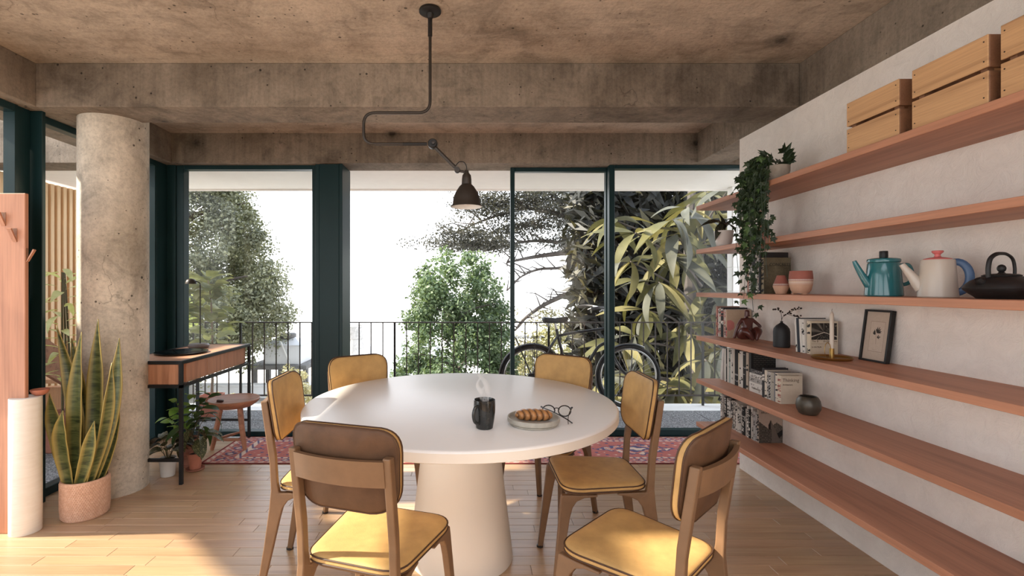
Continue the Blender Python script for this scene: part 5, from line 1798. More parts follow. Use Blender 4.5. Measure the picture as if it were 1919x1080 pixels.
# lying stack
zz = z5
stk = [('thick white paperback at the bottom of the lying stack', 0.062, 0.20, (0.64, 0.60, 0.55), 0.2), ('grey ribbed magazine lying in the stack', 0.026, 0.19, (0.36, 0.34, 0.32), 0.4), ('white paperback with dark print lying in the stack', 0.028, 0.19, (0.60, 0.57, 0.53), 0.7), ('dark book lying on top of the stack', 0.022, 0.21, (0.06, 0.055, 0.055), 0.5)]
SW = 0.165
for lab, th, d, c, dn in stk:
    t = thing('book', lab, 'book', (xs5 - 0.005 + rbk.uniform(-0.006, 0.006), y - SW / 2, zz + 0.0006), group='books lying in the stack')
    MB().cbox(0, d * 0.72, -SW / 2, SW / 2, 0, th, 0.0015).build('cover', cover_mat(c), t, smooth=False)
    rr = random.Random(int(th * 1000))
    grid_print('spine_print', SW * 0.8, th * 0.7, 30, 4, lambda u, v, rr=rr, c=c, dn=dn: ((0.06, 0.055, 0.05) if c[0] > 0.2 else (0.4, 0.38, 0.36)) if rr.random() < dn * 0.45 else c, t, Matrix(((0, 0, -1, -0.0005), (-1, 0, 0, SW * 0.4), (0, 1, 0, th * 0.15), (0, 0, 0, 1))))
    if th > 0.05:
        lettering('Architecture', 0.020, (-0.0012, SW * 0.32, th * 0.35), t, 'ink_brown', rot=(PI / 2, 0, -PI / 2), xs=0.9)
    zz += th + 0.0008
y -= SW + 0.004
row = [(0.024, 0.175, 0.14, (0.03, 0.03, 0.033), 0.25), (0.024, 0.165, 0.135, (0.64, 0.57, 0.47), 0.6), (0.012, 0.16, 0.13, (0.42, 0.40, 0.38), 0.7), (0.018, 0.158, 0.135, (0.60, 0.57, 0.53), 0.8), (0.030, 0.162, 0.135, (0.36, 0.33, 0.28), 0.1), (0.010, 0.168, 0.14, (0.20, 0.20, 0.21), 0.1), (0.022, 0.166, 0.14, (0.62, 0.55, 0.45), 0.5)]
for i, (th, h, d, c, dn) in enumerate(row):
    y -= th / 2
    book(f'{ORD[i]} of the short books between the lying stack and the dark bowl, {cname(c)} spine', xs5 - 0.03, y, z5, th, h, d, c, ([BLACK if c[0] > 0.2 else WHITE], dn), 'short books beside the dark bowl')
    y -= th / 2 + 0.0012
th, d, h = 0.030, 0.118, 0.158
y -= th / 2
t = book('cream book with Thinking on its cover behind the dark bowl', xs5 - 0.032, y, z5, th, h, d, (0.60, 0.52, 0.41), ([(0.3, 0.1, 0.08)], 0.5))
lettering('Thinking', 0.0275, (0.008, -th / 2 - 0.0006, h * 0.785), t, 'ink_brown', xs=0.98)
lettering('Architecture', 0.0145, (0.009, -th / 2 - 0.0006, h * 0.655), t, 'ink_brown', xs=0.75)
Y_THINK = y
MB().lathe([(0, 0), (0.040, 0), (0.052, 0.008), (0.064, 0.028), (0.067, 0.048), (0.062, 0.072), (0.050, 0.090), (0.045, 0.093), (0.043, 0.090), (0.054, 0.070), (0.058, 0.045), (0.045, 0.015), (0, 0.008)], 48).build('round_bowl', plain('dark bronze glaze', (0.085, 0.072, 0.055, 1), 0.35, 0.4, 0.3, 12), loc=(1.738, min(2.475, y - th / 2 - 0.072), z5 + 0.0005), label='round dark bronze bowl on the shelf', cat='bowl').scale = (0.84, 0.84, 1)

# ---- shelf 6: magazines ------------------------------------------------------------------------------------
z6 = ZS[5]
y = 3.425
i = 0
while y > 2.985 and i < 27:
    th = rbk.uniform(0.0115, 0.021)
    h = rbk.uniform(0.175, 0.205)
    c = rbk.choice([WHITE, WHITE, (0.52, 0.49, 0.45), (0.44, 0.42, 0.40), (0.40, 0.36, 0.32), (0.58, 0.54, 0.48), BLACK])
    y -= th / 2
    book(f'{ORD[i]} slim {cname(c)} magazine from the window end of the lowest shelf', 1.775 + rbk.uniform(-0.004, 0.004), y, z6, th, h, 0.142, c, ([BLACK, (0.12, 0.11, 0.10)] if c[0] > 0.2 else [WHITE], rbk.uniform(0.25, 0.65)), 'magazines on the lowest shelf', name='magazine', cat='magazine')
    y -= th / 2 + 0.0012
    i += 1
th, d, h = 0.020, 0.146, 0.205
y -= th / 2
t = book('magazine with dark pyramid roof cover at the end of the lowest shelf row', 1.776, y, z6, th, h, d, (0.38, 0.30, 0.24), ([BLACK], 0.5), name='magazine', cat='magazine')
def f_pyr(u, v):
    sky = (0.40, 0.31, 0.25)
    roof = 0.62 - 0.9 * abs(u - 0.80) if u > 0.45 else 0.30 + 1.0 * max(0, u - 0.15)
    n = mnoise.noise(Vector((u * 16, v * 30, 2)))
    tex = 0.05 + 0.10 * (0.5 + 0.5 * math.sin(v * 120 + 3 * n)) * (0.5 + n)
    if v > 0.86: return sky
    h1 = 0.65 - 0.55 * u if u < 0.4 else 0.42
    peak = 0.70 - 1.6 * abs(u - 0.50)
    right = 0.62 - 0.5 * abs(u - 0.75)
    if v < h1 and u < 0.55: return (tex, tex * 0.82, tex * 0.65)
    if u > 0.40 and v < peak: return (0.018, 0.014, 0.012) if u < 0.5 else (0.14, 0.11, 0.09)
    if u > 0.5 and v < right:
        if abs(v - (u - 0.45) * 0.6) < 0.09: return (0.012, 0.01, 0.009)
        t2 = tex * 1.4
        return (t2, t2 * 0.85, t2 * 0.7)
    return sky if v > 0.4 else (tex, tex * 0.8, tex * 0.65)
cover_front(t, th, d, h, 50, 70, f_pyr)
lettering('ARCHITECTURE', 0.018, (0.012, -th / 2 - 0.001, h * 0.885), t, 'ink', xs=0.92)
# ------------------------------------------------------------------ bicycle on the balcony
BY = 5.235
def B(px, py, dy=0.0):
    q = pt(px, py, BY)
    return Vector((q.x, dy, q.z))
M['bike'] = plain('black bicycle enamel', (0.014, 0.014, 0.015, 1), 0.3, 0.2, 0.2)
M['tyre'] = plain('black rubber', (0.016, 0.015, 0.015, 1), 0.8, 0, 0.2)
M['chrome'] = plain('worn chrome', (0.45, 0.44, 0.42, 1), 0.25, 0.9, 0.1)
M['saddle'] = plain('black saddle leather', (0.02, 0.018, 0.018, 1), 0.5, 0, 0.2)
bk = thing('bicycle', 'black city bicycle parked along the balcony railing', 'bicycle', (0, BY, 0))
WR = 0.348
hubF, hubR = B(1178, 703), B(997, 703)
hubF.z = hubR.z = ZG + WR + 0.004
def wheel(name, c):
    wv = MB()
    wv.tube([(c.x + (WR - 0.019) * math.cos(a), 0, c.z + (WR - 0.019) * math.sin(a)) for a in [2 * PI * i / 72 for i in range(72)]], 0.0195, 10, closed=True)
    wh = wv.build(name, M['tyre'], bk, label='spoked wheel with black tyre')
    MB().tube([(c.x + (WR - 0.046) * math.cos(a), 0, c.z + (WR - 0.046) * math.sin(a)) for a in [2 * PI * i / 72 for i in range(72)]], 0.010, 8, closed=True).build('rim', M['chrome'], wh)
    h = MB().tube([(c.x, -0.045, c.z), (c.x, -0.02, c.z), (c.x, 0.02, c.z), (c.x, 0.045, c.z)], [0.012, 0.024, 0.024, 0.012], 14)
    h.build('hub', M['bike'], wh)
    s = MB()
    for i in range(32):
        a = 2 * PI * i / 32
        b_ = a + (0.55 if i % 2 else -0.55)
        sd = 0.022 if i % 4 < 2 else -0.022
        s.bar((c.x + 0.02 * math.cos(b_), sd, c.z + 0.02 * math.sin(b_)), (c.x + (WR - 0.05) * math.cos(a), 0, c.z + (WR - 0.05) * math.sin(a)), 0.0022)
    o = s.build('spokes', M['chrome'], wh, smooth=False)
    o['kind'] = 'stuff'
wheel('front_wheel', hubF)
wheel('rear_wheel', hubR)
bb = B(1065, 706)
seat_cl = B(1045, 628)
head_t, head_b = B(1137, 612), B(1141, 640)
fr = MB()
fr.tube([bb, seat_cl, B(1043, 617)], 0.0165, 12)
fr.tube(smooth_path([seat_cl + Vector((0, 0, -0.01)), B(1075, 624), B(1105, 620), head_t + Vector((0, 0, -0.02))], 5), 0.0155, 12)
fr.tube(smooth_path([head_b, B(1122, 650), B(1110, 668), B(1098, 688), B(1082, 700), bb], 5), 0.0175, 12)
fr.tube([head_t + Vector((-0.004, 0, 0.015)), head_b + Vector((0.003, 0, -0.015))], 0.021, 14)
for s in (-1, 1):
    fr.tube([seat_cl + Vector((0, s * 0.012, -0.01)), (seat_cl + hubR) / 2 + Vector((0, s * 0.045, 0)), hubR + Vector((0, s * 0.058, 0))], 0.009, 8)
    fr.tube([bb + Vector((0, s * 0.03, 0)), hubR + Vector((0, s * 0.058, 0))], 0.010, 8)
fr.tube([bb + Vector((0, -0.038, 0)), bb + Vector((0, 0.038, 0))], 0.024, 14)
fr.build('frame', M['bike'], bk)
fk = MB()
for s in (-1, 1):
    fk.tube(smooth_path([head_b + Vector((0.006, s * 0.03, -0.015)), B(1150, 668, s * 0.045), B(1162, 690, s * 0.052), hubF + Vector((0, s * 0.056, 0))], 5), 0.0105, 8)
fk.tube([head_b + Vector((0.005, -0.036, -0.012)), head_b + Vector((0.005, 0.036, -0.012))], 0.015, 10)
fk.build('fork', M['bike'], bk)
# fenders
def fender(name, c, a0, a1):
    vs, fs = [], []
    n, R_ = 40, WR + 0.016
    for i in range(n + 1):
        a = a0 + (a1 - a0) * i / n
        for k2 in range(7):
            t = (k2 - 3) / 3
            r_ = R_ - 0.012 * t * t
            vs.append((c.x + r_ * math.cos(a), t * 0.028, c.z + r_ * math.sin(a)))
    for i in range(n):
        for k2 in range(6):
            fs.append((i * 7 + k2, i * 7 + k2 + 1, (i + 1) * 7 + k2 + 1, (i + 1) * 7 + k2))
    o = MB().add(vs, fs).build(name, M['bike'], bk, angle=70)
    sm_ = o.modifiers.new('thickness', 'SOLIDIFY'); sm_.thickness = 0.0025
    MB().tube([(c.x + (R_ - 0.001) * math.cos(a0 + (a1 - a0) * i / n), s_, c.z + (R_ - 0.001) * math.sin(a0 + (a1 - a0) * i / n)) for s_ in (0,) for i in range(n + 1)], 0.004, 6).build('edge_trim', M['chrome'], o)
fender('rear_fender', hubR, math.radians(20), math.radians(186))
fender('front_fender', hubF, math.radians(62), math.radians(215))
# saddle, post
sd_ = MB()
ol = outline([(-0.125, -0.075), (-0.125, 0.075), (0.03, 0.022), (0.145, 0.012), (0.145, -0.012), (0.03, -0.022)][::-1], [0.012, 0.03, 0.05, 0.04, 0.04, 0.05], 5)
o = pad(ol, [(0.012, -0.035), (0.0, -0.025), (0.0, 0.0), (0.008, 0.016), (0.03, 0.022)], lambda u, v, w_: (u, v, w_ + 0.02 * (u / 0.14) ** 2)).build('saddle', M['saddle'], bk, angle=70)
sc = B(1038, 600); o.location = (sc.x + 0.0, 0, sc.z)
MB().tube([B(1043, 618), B(1040, 606)], 0.0125, 10).build('seat_post', M['chrome'], bk)
for s in (-1, 1):
    MB().tube([(sc.x - 0.09, s * 0.03, sc.z - 0.035), (sc.x - 0.06, s * 0.03, sc.z - 0.075), (sc.x - 0.05, s * 0.03, sc.z - 0.035)], 0.004, 6).build('saddle_spring', M['chrome'], bk)
# handlebar
st_ = MB().tube([head_t + Vector((0, 0, 0.012)), B(1134, 588)], 0.0135, 10)
st_.build('stem', M['bike'], bk)
MB().sphere(B(1130, 596, -0.03), 0.034, 0.03, 0.04, 14, 8).build('head_lamp', M['bike'], bk).location = (0.035, 0, 0)
hb = smooth_path([B(1096, 577, -0.30), B(1112, 575, -0.27), B(1128, 577, -0.15), B(1136, 584, 0.0), B(1128, 577, 0.15), B(1112, 575, 0.27), B(1096, 577, 0.30)], 6)
hbo = MB().tube(hb, 0.011, 10).build('handlebar', M['chrome'], bk)
for k2 in (0, 1):
    seg = hb[:10] if k2 == 0 else hb[-10:]
    MB().tube(seg, 0.0165, 10).build('grip', M['saddle'], hbo)
    q = hb[9] if k2 == 0 else hb[-10]
    MB().tube([q + Vector((0.01, 0, -0.012)), q + Vector((-0.05, -0.03 if k2 == 0 else 0.03, -0.04))], 0.005, 6).build('brake_lever', M['chrome'], hbo)
# rack, chain case, crank, stand
rk = MB()
for s in (-0.06, 0.06):
    rk.tube([B(963, 632, s), B(1019, 632, s)], 0.0045, 6)
    rk.tube([B(966, 633, s), hubR + Vector((0, s, 0.0))], 0.0045, 6)
    rk.tube([B(1001, 633, s), hubR + Vector((0.01, s, 0))], 0.0045, 6)
rk.tube([B(963, 632, -0.06), B(963, 632, 0.06)], 0.0045, 6).tube([B(1019, 632, -0.06), B(1019, 632, 0.06)], 0.0045, 6)
rk.build('rear_rack', M['bike'], bk)
cc = outline([(hubR.x - 0.055, hubR.z - 0.045), (bb.x + 0.095, bb.z - 0.095), (bb.x + 0.095, bb.z + 0.095), (hubR.x - 0.055, hubR.z + 0.045)], [0.04, 0.09, 0.09, 0.04], 6)
MB().prism(cc, -0.075, -0.045, 'y').build('chain_case', M['bike'], bk)
MB().tube([bb + Vector((0, -0.09, 0)), bb + Vector((0.12, -0.09, -0.12))], 0.009, 8).build('crank', M['chrome'], bk)
MB().box(bb.x + 0.08, bb.x + 0.17, -0.19, -0.09, bb.z - 0.135, bb.z - 0.11).build('pedal', M['saddle'], bk, smooth=False)
MB().tube([bb + Vector((-0.05, -0.03, -0.02)), Vector((bb.x - 0.10, -0.16, ZG + 0.006))], 0.008, 8).build('kickstand', M['bike'], bk)

# ------------------------------------------------------------------ plants on the balcony
M['fig_leaf'] = leafmat('fiddle leaf', (0.13, 0.155, 0.06, 1), (0.40, 0.40, 0.22, 1), 0.55, 0.3, spec=0.15)
M['trunk'] = plain('pale bark', (0.30, 0.23, 0.17, 1), 0.9, 0, 0.2, 20, 0.3)
fp = thing('fiddle_leaf_fig', 'fiddle leaf fig in a square terracotta planter on the balcony', 'potted plant', (-2.69, 4.98, ZG + 0.0005))
pl = outline([(-0.085, -0.085), (0.085, -0.085), (0.085, 0.085), (-0.085, 0.085)], 0.02, 4)
pad(pl, [(0.012, 0.0), (0.008, 0.004), (-0.014, 0.21), (-0.016, 0.215), (0.0, 0.215), (0.004, 0.19)], lambda u, v, w_: (u, v, w_)).build('pot', plain('salmon terracotta', (0.50, 0.19, 0.125, 1), 0.7, 0, 0.06), fp, angle=50)
rf = random.Random(21)
stem = smooth_path([(0, 0, 0.18), (0.01, 0, 0.5), (0.0, 0.01, 0.8), (-0.01, 0, 1.20), (-0.04, 0, 1.40)], 8)
MB().tube(stem, [0.015 - 0.0003 * i for i in range(len(stem))], 8).build('stem', M['trunk'], fp)
fid = lambda t: 0.45 + 0.75 * math.sin(PI * min(1, 0.12 + 0.80 * t)) if t < 0.9 else 0.9 * (1 - t) * 8
figl = [leaf_mesh('leaf', M['fig_leaf'], 0.21, 0.105, c_, 0.22, 7, fid, 0.05, i) for i, c_ in enumerate((0.5, 0.9, 1.2))]
for i in range(78):
    t = 0.42 + 0.58 * (i / 78) ** 0.9
    q = stem[int(t * (len(stem) - 1))]
    a = i * 2.4 + rf.uniform(-0.3, 0.3)
    rad = rf.uniform(0.02, 0.17) * (1.25 - 0.6 * t)
    d = Vector((math.cos(a), math.sin(a) * 0.8, rf.uniform(-0.2, 0.8)))
    link_mesh('leaf', figl[i % 3], fp, orient(q + d * rad, d, (0, 0, 1), rf.uniform(-0.5, 0.5), rf.uniform(0.7, 1.1)))

M['pale_leaf'] = leafmat('pale sunlit leaf', (0.42, 0.44, 0.22, 1), (0.62, 0.62, 0.38, 1), 0.4, 0.45)
op = thing('outdoor_plant', 'pale long-leaved plant outside the side window in front of the timber screen', 'plant', (-3.36, 3.95, ZG))
for i in range(3):
    s_ = smooth_path([(0.02 * i, 0.02 * i, 0), (-0.02 + 0.03 * i, 0.02, 0.7), (0.03 - 0.04 * i, -0.04 + 0.06 * i, 1.45)], 8)
    MB().tube(s_, [0.012 - 0.0004 * j for j in range(len(s_))], 7).build('stem', M['stem'], op)
lance = lambda t: math.sin(PI * min(1, 0.05 + 0.95 * t)) ** 0.9 * (1.1 - 0.4 * t)
pll = [leaf_mesh('leaf', M['pale_leaf'], 0.26, 0.062, c_, 0.2, 7, lance, 0.04, i) for i, c_ in enumerate((0.6, 1.0))]
for i in range(40):
    z = 0.55 + 0.95 * i / 40
    a = i * 2.4
    d = Vector((math.cos(a), math.sin(a), rf.uniform(-0.2, 0.7)))
    link_mesh('leaf', pll[i % 2], op, orient(Vector((0.03 * math.cos(a), 0.03 * math.sin(a), z)), d, (0, 0, 1), rf.uniform(-0.4, 0.4), rf.uniform(0.7, 1.1)))
opp = MB().lathe([(0, 0), (0.12, 0), (0.13, 0.01), (0.15, 0.30), (0.14, 0.30), (0.135, 0.27), (0, 0.27)], 32)
opp.build('planter_pot', M['clay_dark'], op)
# round planter post seen past the column
o = thing('cylinder_planter', 'pale grey cylinder planter standing on the balcony behind the column', 'planter', (-3.20, 4.86, ZG + 0.0005))
MB().lathe([(0, 0), (0.085, 0), (0.088, 0.004), (0.088, 0.27), (0.096, 0.275), (0.096, 0.30), (0.086, 0.30), (0.084, 0.26), (0, 0.26)], 32).build('pot', M['grey_pot'], o)
MB().lathe([(0, 0.27), (0.083, 0.27)], 24, close_ends=False).build('soil', M['soil'], o)

# ------------------------------------------------------------------ trees beyond the balcony
def leaf_cloud(name, pts, nrm, size, mat, tones, parent, asp=1.0, seed=0):
    """many small leaves (one bent four-sided blade each) in one mesh; numpy for speed"""
    rg = np.random.default_rng(seed)
    N = len(pts)
    a = rg.normal(size=(N, 3)); a /= np.linalg.norm(a, axis=1)[:, None]
    n = nrm + 0.8 * rg.normal(size=(N, 3)); n /= np.linalg.norm(n, axis=1)[:, None]
    t = np.cross(n, a); t /= np.linalg.norm(t, axis=1)[:, None] + 1e-9
    b = np.cross(n, t)
    s = (size * rg.uniform(0.6, 1.25, N))[:, None]
    v = np.stack([pts - t * s * 0.5, pts + b * s * 0.28 * asp + n * s * 0.05, pts + t * s * 0.5, pts - b * s * 0.28 * asp + n * s * 0.05], axis=1).reshape(-1, 3)
    me = bpy.data.meshes.new(name)
    me.vertices.add(4 * N); me.loops.add(4 * N); me.polygons.add(N)
    me.vertices.foreach_set('co', v.ravel().astype(np.float32))
    me.loops.foreach_set('vertex_index', np.arange(4 * N, dtype=np.int32))
    me.polygons.foreach_set('loop_start', np.arange(0, 4 * N, 4, dtype=np.int32))
    me.polygons.foreach_set('loop_total', np.full(N, 4, dtype=np.int32))
    me.update(calc_edges=True)
    me.materials.append(mat)
    at = me.attributes.new('tone', 'FLOAT_COLOR', 'FACE')
    c = np.ones((N, 4), dtype=np.float32); c[:, :3] = tones
    at.data.foreach_set('color', c.ravel())
    o = link_mesh(name, me, parent)
    o['kind'] = 'stuff'
    return o

def leafattr(name, trans=0.3, rough=0.5):
    k = NT(name)
    col = k.attr('tone')
    k.fin(col, rough, 0, 0.4)
    tr = k.n('BsdfTranslucent')
    k.set(tr.inputs['Color'], k.mix(1.0, col, (1.5, 1.45, 0.8, 1), 'MULTIPLY'))
    mx = k.n('MixShader')
    mx.inputs[0].default_value = trans
    k.t.links.new(k.b.outputs[0], mx.inputs[1]); k.t.links.new(tr.outputs[0], mx.inputs[2])
    k.t.links.new(mx.outputs[0], k.out.inputs['Surface'])
    return k.m
M['leafcloud'] = leafattr('tree leaves')
M['bark'] = plain('dark grey bark', (0.085, 0.07, 0.062, 1), 0.95, 0, 0.3, 6, 0.4, 20)

def clumps(centers, radii, per, rg):
    """leaf positions on the shells of clumps: returns points and outward normals"""
    P, N = [], []
    for c, r in zip(centers, radii):
        d = rg.normal(size=(per, 3)); d /= np.linalg.norm(d, axis=1)[:, None]
        rr = r * np.clip(rg.normal(0.85, 0.22, per), 0.2, 1.3)[:, None]
        P.append(c + d * rr); N.append(d)
    return np.concatenate(P), np.concatenate(N)

def tree(name, label, base, env, nclump, rclump, per, leaf, c1, c2, seed, squash=1.0, trunk_r=0.18, top=None, group=None, cat='tree'):
    """env: list of (z, radius) describing the crown outline around the trunk axis"""
    rg = np.random.default_rng(seed)
    t = thing(name, label, cat, base, group=group)
    zs = np.array([e[0] for e in env]); rs = np.array([e[1] for e in env])
    z = rg.uniform(zs.min(), zs.max(), nclump * 3)
    keep = rg.uniform(0, rs.max(), nclump * 3) < np.interp(z, zs, rs)
    z = z[keep][:nclump]
    a = rg.uniform(0, 2 * np.pi, len(z))
    rad = np.interp(z, zs, rs) * np.sqrt(rg.uniform(0.25, 1.0, len(z)))
    C = np.stack([rad * np.cos(a), rad * np.sin(a) * squash, z], axis=1)
    P, N = clumps(C, rclump * rg.uniform(0.55, 1.25, len(z)), per, rg)
    k_ = rg.uniform(0, 1, len(P))[:, None]
    cl = np.repeat(rg.uniform(0.75, 1.2, len(z)), per)[:, None]
    tones = (np.array(c1) * (1 - k_) + np.array(c2) * k_) * cl
    leaf_cloud('crown', P, N + np.array([0, 0, 0.5]), leaf, M['leafcloud'], tones, t, seed=seed)
    zt = zs.max() * 0.8
    MB().tube(smooth_path([(0, 0, 0), (0.05, 0.05, zt * 0.3), (-0.06, 0, zt * 0.65), (0.02, 0, zt)], 5), [trunk_r * (1 - 0.052 * i) for i in range(16)], 9).build('trunk', M['bark'], t)
    rb_ = random.Random(seed)
    for i in range(14):
        zz = zt * rb_.uniform(0.25, 0.95); aa = rb_.uniform(0, 2 * PI)
        L = float(np.interp(zz, zs, rs)) * 0.85
        MB().tube(smooth_path([(0, 0, zz), (L * 0.5 * math.cos(aa), L * 0.5 * squash * math.sin(aa), zz + 0.25 * L), (L * math.cos(aa), L * squash * math.sin(aa), zz + 0.35 * L)], 4), [trunk_r * 0.35 * (1 - 0.1 * j) for j in range(9)], 6).build('branch', M['bark'], t)
    return t
GZ = -2.0
tree('dense_tree', 'tall dense grey-green tree filling the window beside the desk', (-8.9, 14.2, GZ), [(1.0, 2.0), (1.6, 3.1), (2.4, 3.35), (3.4, 3.2), (4.6, 2.75), (5.6, 2.35), (6.6, 1.9), (7.6, 1.1), (8.0, 0.4)], 420, 0.44, 330, 0.105,
     (0.095, 0.105, 0.065), (0.28, 0.285, 0.20), 1, 0.8, 0.3)
tree('leafy_tree', 'bright green leafy tree in the middle of the open doorway', (-0.30, 9.9, GZ - 1.2), [(0.6, 0.9), (1.4, 1.25), (2.4, 1.35), (3.2, 1.18), (3.9, 1.0), (4.5, 0.82), (5.0, 0.58), (5.25, 0.3)], 235, 0.25, 250, 0.085,
     (0.06, 0.098, 0.048), (0.155, 0.215, 0.115), 2, 0.85, 0.10)
tree('yellow_bush', 'yellow-green bush behind the bicycle and the railing', (2.3, 12.8, GZ - 0.6), [(0.0, 1.5), (0.9, 1.75), (1.7, 1.5), (2.3, 1.0), (2.75, 0.4)], 120, 0.26, 110, 0.10,
     (0.16, 0.165, 0.085), (0.40, 0.37, 0.21), 3, 0.7, 0.08, cat='bush')
tree('feathery_shrub', 'yellow-green feathery shrub beyond the railing behind the desk lamp', (-5.55, 8.0, GZ), [(1.7, 0.4), (2.4, 0.75), (3.0, 0.85), (3.5, 0.55), (3.75, 0.2)], 60, 0.20, 90, 0.10,
     (0.20, 0.24, 0.06), (0.42, 0.45, 0.16), 4, 0.8, 0.05, cat='shrub')
tree('low_bush', 'pale blossoming bush between the small chair and the broad teal post', (-4.9, 13.2, GZ - 0.1), [(0.0, 0.55), (0.5, 0.6), (0.9, 0.4), (1.15, 0.15)], 45, 0.18, 90, 0.07, (0.30, 0.27, 0.14), (0.72, 0.66, 0.44), 5, 0.8, 0.03, cat='bush')
tree('low_bush', 'pale low bush seen through the railing above the stool', (-5.7, 11.2, GZ - 0.1), [(0.0, 0.5), (0.4, 0.55), (0.75, 0.2)], 35, 0.17, 90, 0.07, (0.30, 0.29, 0.17), (0.66, 0.62, 0.42), 6, 0.8, 0.03, cat='bush')

# spreading dark tree with flat layered foliage
AY = 15.0
at_ = thing('spreading_tree', 'dark spreading tree with long bare branches and flat layered foliage', 'tree', (0, AY, 0))
def A(px, py, dy=0.0):
    q = pt(px, py, AY + dy)
    return Vector((q.x, dy, q.z))
ra = random.Random(17)
def limb(pts, r0, r1, name='branch'):
    P_ = smooth_path([A(*p_) for p_ in pts], 6)
    n_ = len(P_)
    MB().tube(P_, [r0 + (r1 - r0) * i / (n_ - 1) for i in range(n_)], 7).build(name, M['bark'], at_)
    return P_
limb([(1300, 1000), (1290, 760), (1272, 620), (1240, 520)], 0.45, 0.26, 'trunk')
mains = [limb(p_, a_, b_) for p_, a_, b_ in [
    ([(1240, 520), (1180, 480), (1120, 470), (1060, 474), (1000, 482), (950, 492)], 0.17, 0.03),
    ([(1240, 520), (1160, 470), (1100, 425), (1040, 400), (985, 390), (930, 385)], 0.15, 0.03),
    ([(1180, 485), (1110, 440), (1070, 415), (1040, 370), (1010, 350)], 0.12, 0.03),
    ([(1260, 570), (1170, 545), (1090, 545), (1030, 566), (985, 596), (965, 620)], 0.14, 0.025),
    ([(1110, 470), (1050, 455), (1000, 452), (960, 458), (915, 470)], 0.07, 0.02),
    ([(1120, 470), (1060, 500), (1010, 505), (975, 520), (950, 545)], 0.06, 0.018),
    ([(1150, 460), (1125, 410), (1120, 370), (1140, 330)], 0.09, 0.03),
    ([(985, 390), (930, 405), (890, 420), (850, 440)], 0.05, 0.015)]]
for P_ in mains:
    for q in P_[6::2]:
        for _ in range(2):
            e = q + Vector((ra.uniform(-0.9, 0.5), ra.uniform(-0.5, 0.5), ra.uniform(-0.2, 0.75)))
            MB().tube([q, (q + e) / 2 + Vector((0, 0, ra.uniform(-0.08, 0.12))), e], [0.024, 0.016, 0.007], 5).build('twig', M['bark'], at_)
rg = np.random.default_rng(8)
layers = [(900, 440, 88, 17, 1.0), (868, 458, 60, 13, 1.0), (930, 462, 60, 12, 0.8), (960, 388, 95, 22, 1.1), (900, 378, 40, 20, 0.8), (1030, 372, 95, 26, 1.2), (1085, 400, 60, 26, 1.0), (1010, 425, 75, 16, 0.9), (1060, 448, 60, 12, 0.6), (985, 350, 90, 18, 1.0),
          (1120, 360, 70, 25, 1.0), (1000, 590, 55, 12, 0.22), (1060, 610, 60, 16, 0.4), (1090, 640, 55, 20, 0.5), (990, 640, 50, 22, 0.4), (1100, 500, 30, 14, 0.2), (1150, 420, 70, 40, 0.9), (1200, 400, 70, 50, 0.9), (1180, 500, 60, 30, 0.5)]
P_, N_, T_ = [], [], []
for (cx, cy, rx, ry, dn) in layers:
    c = A(cx, cy)
    sx_, sz_ = rx * AY / F, ry * AY / F
    m_ = int(3200 * dn * (rx / 80))
    # small sprays inside a flat lens
    ns = max(6, int(60 * dn * rx / 80))
    for i in range(ns):
        u = rg.normal(size=3) * 0.5
        cc = np.array([c.x + u[0] * sx_, u[1] * sx_ * 0.8, c.z + u[2] * sz_])
        k_ = max(10, m_ // ns)
        o_ = rg.normal(size=(k_, 3)) * np.array([0.22, 0.22, 0.07])
        P_.append(cc + o_); N_.append(np.tile([0, 0, 1.0], (k_, 1)))
        yel = 0.5 if cy > 560 else 0.0
        tn = rg.uniform(0.7, 1.3, (k_, 1)) * (np.array([0.06, 0.06, 0.054]) * (1 - yel) + np.array([0.42, 0.38, 0.20]) * yel)
        T_.append(tn)
leaf_cloud('foliage', np.concatenate(P_), np.concatenate(N_), 0.10, M['leafcloud'], np.concatenate(T_), at_, asp=0.8, seed=9)

# large-leaved tree pressing against the railing on the bookshelf side
M['big_leaf'] = leafmat('large olive leaf', (0.06, 0.06, 0.028, 1), (0.15, 0.14, 0.06, 1), 0.55, 0.2, None, 2.5, 0.15)
M['big_leaf_yellow'] = leafmat('large yellowed leaf', (0.13, 0.115, 0.05, 1), (0.235, 0.205, 0.095, 1), 0.55, 0.2, None, 2.5, 0.15)
M['big_leaf_grey'] = leafmat('large grey-green leaf', (0.05, 0.052, 0.042, 1), (0.12, 0.12, 0.092, 1), 0.55, 0.15, None, 2.5, 0.2)
mt_ = thing('large_leaved_tree', 'large-leaved olive green tree against the railing behind the shelf ends', 'tree', (3.4, 7.2, GZ))
lan = lambda t: math.sin(PI * min(1, 0.03 + 0.97 * t)) ** 0.8 * (1.15 - 0.35 * t)
bl = [leaf_mesh('leaf', M[mm], 0.80, w_ * 1.2, c_, 0.22, 9, lan, 0.05, i) for i, (mm, w_, c_) in enumerate([('big_leaf', 0.135, 0.7), ('big_leaf', 0.15, 1.2), ('big_leaf_grey', 0.14, 0.9), ('big_leaf_grey', 0.125, 1.3), ('big_leaf_yellow', 0.14, 0.6), ('big_leaf_yellow', 0.12, 1.0)])]
rm = random.Random(33)
limbs = []
def mlimb(pts, r0, r1, name='branch'):
    P2 = smooth_path(pts, 6)
    MB().tube(P2, [r0 + (r1 - r0) * i / (len(P2) - 1) for i in range(len(P2))], 8).build(name, M['bark'], mt_)
    return P2
mlimb([(0.5, 0.8, -1.6), (0.4, 0.6, 0.8), (0.2, 0.5, 2.2), (0.0, 0.3, 3.6), (0.0, 0.2, 4.8)], 0.16, 0.06, 'trunk')
count = 0
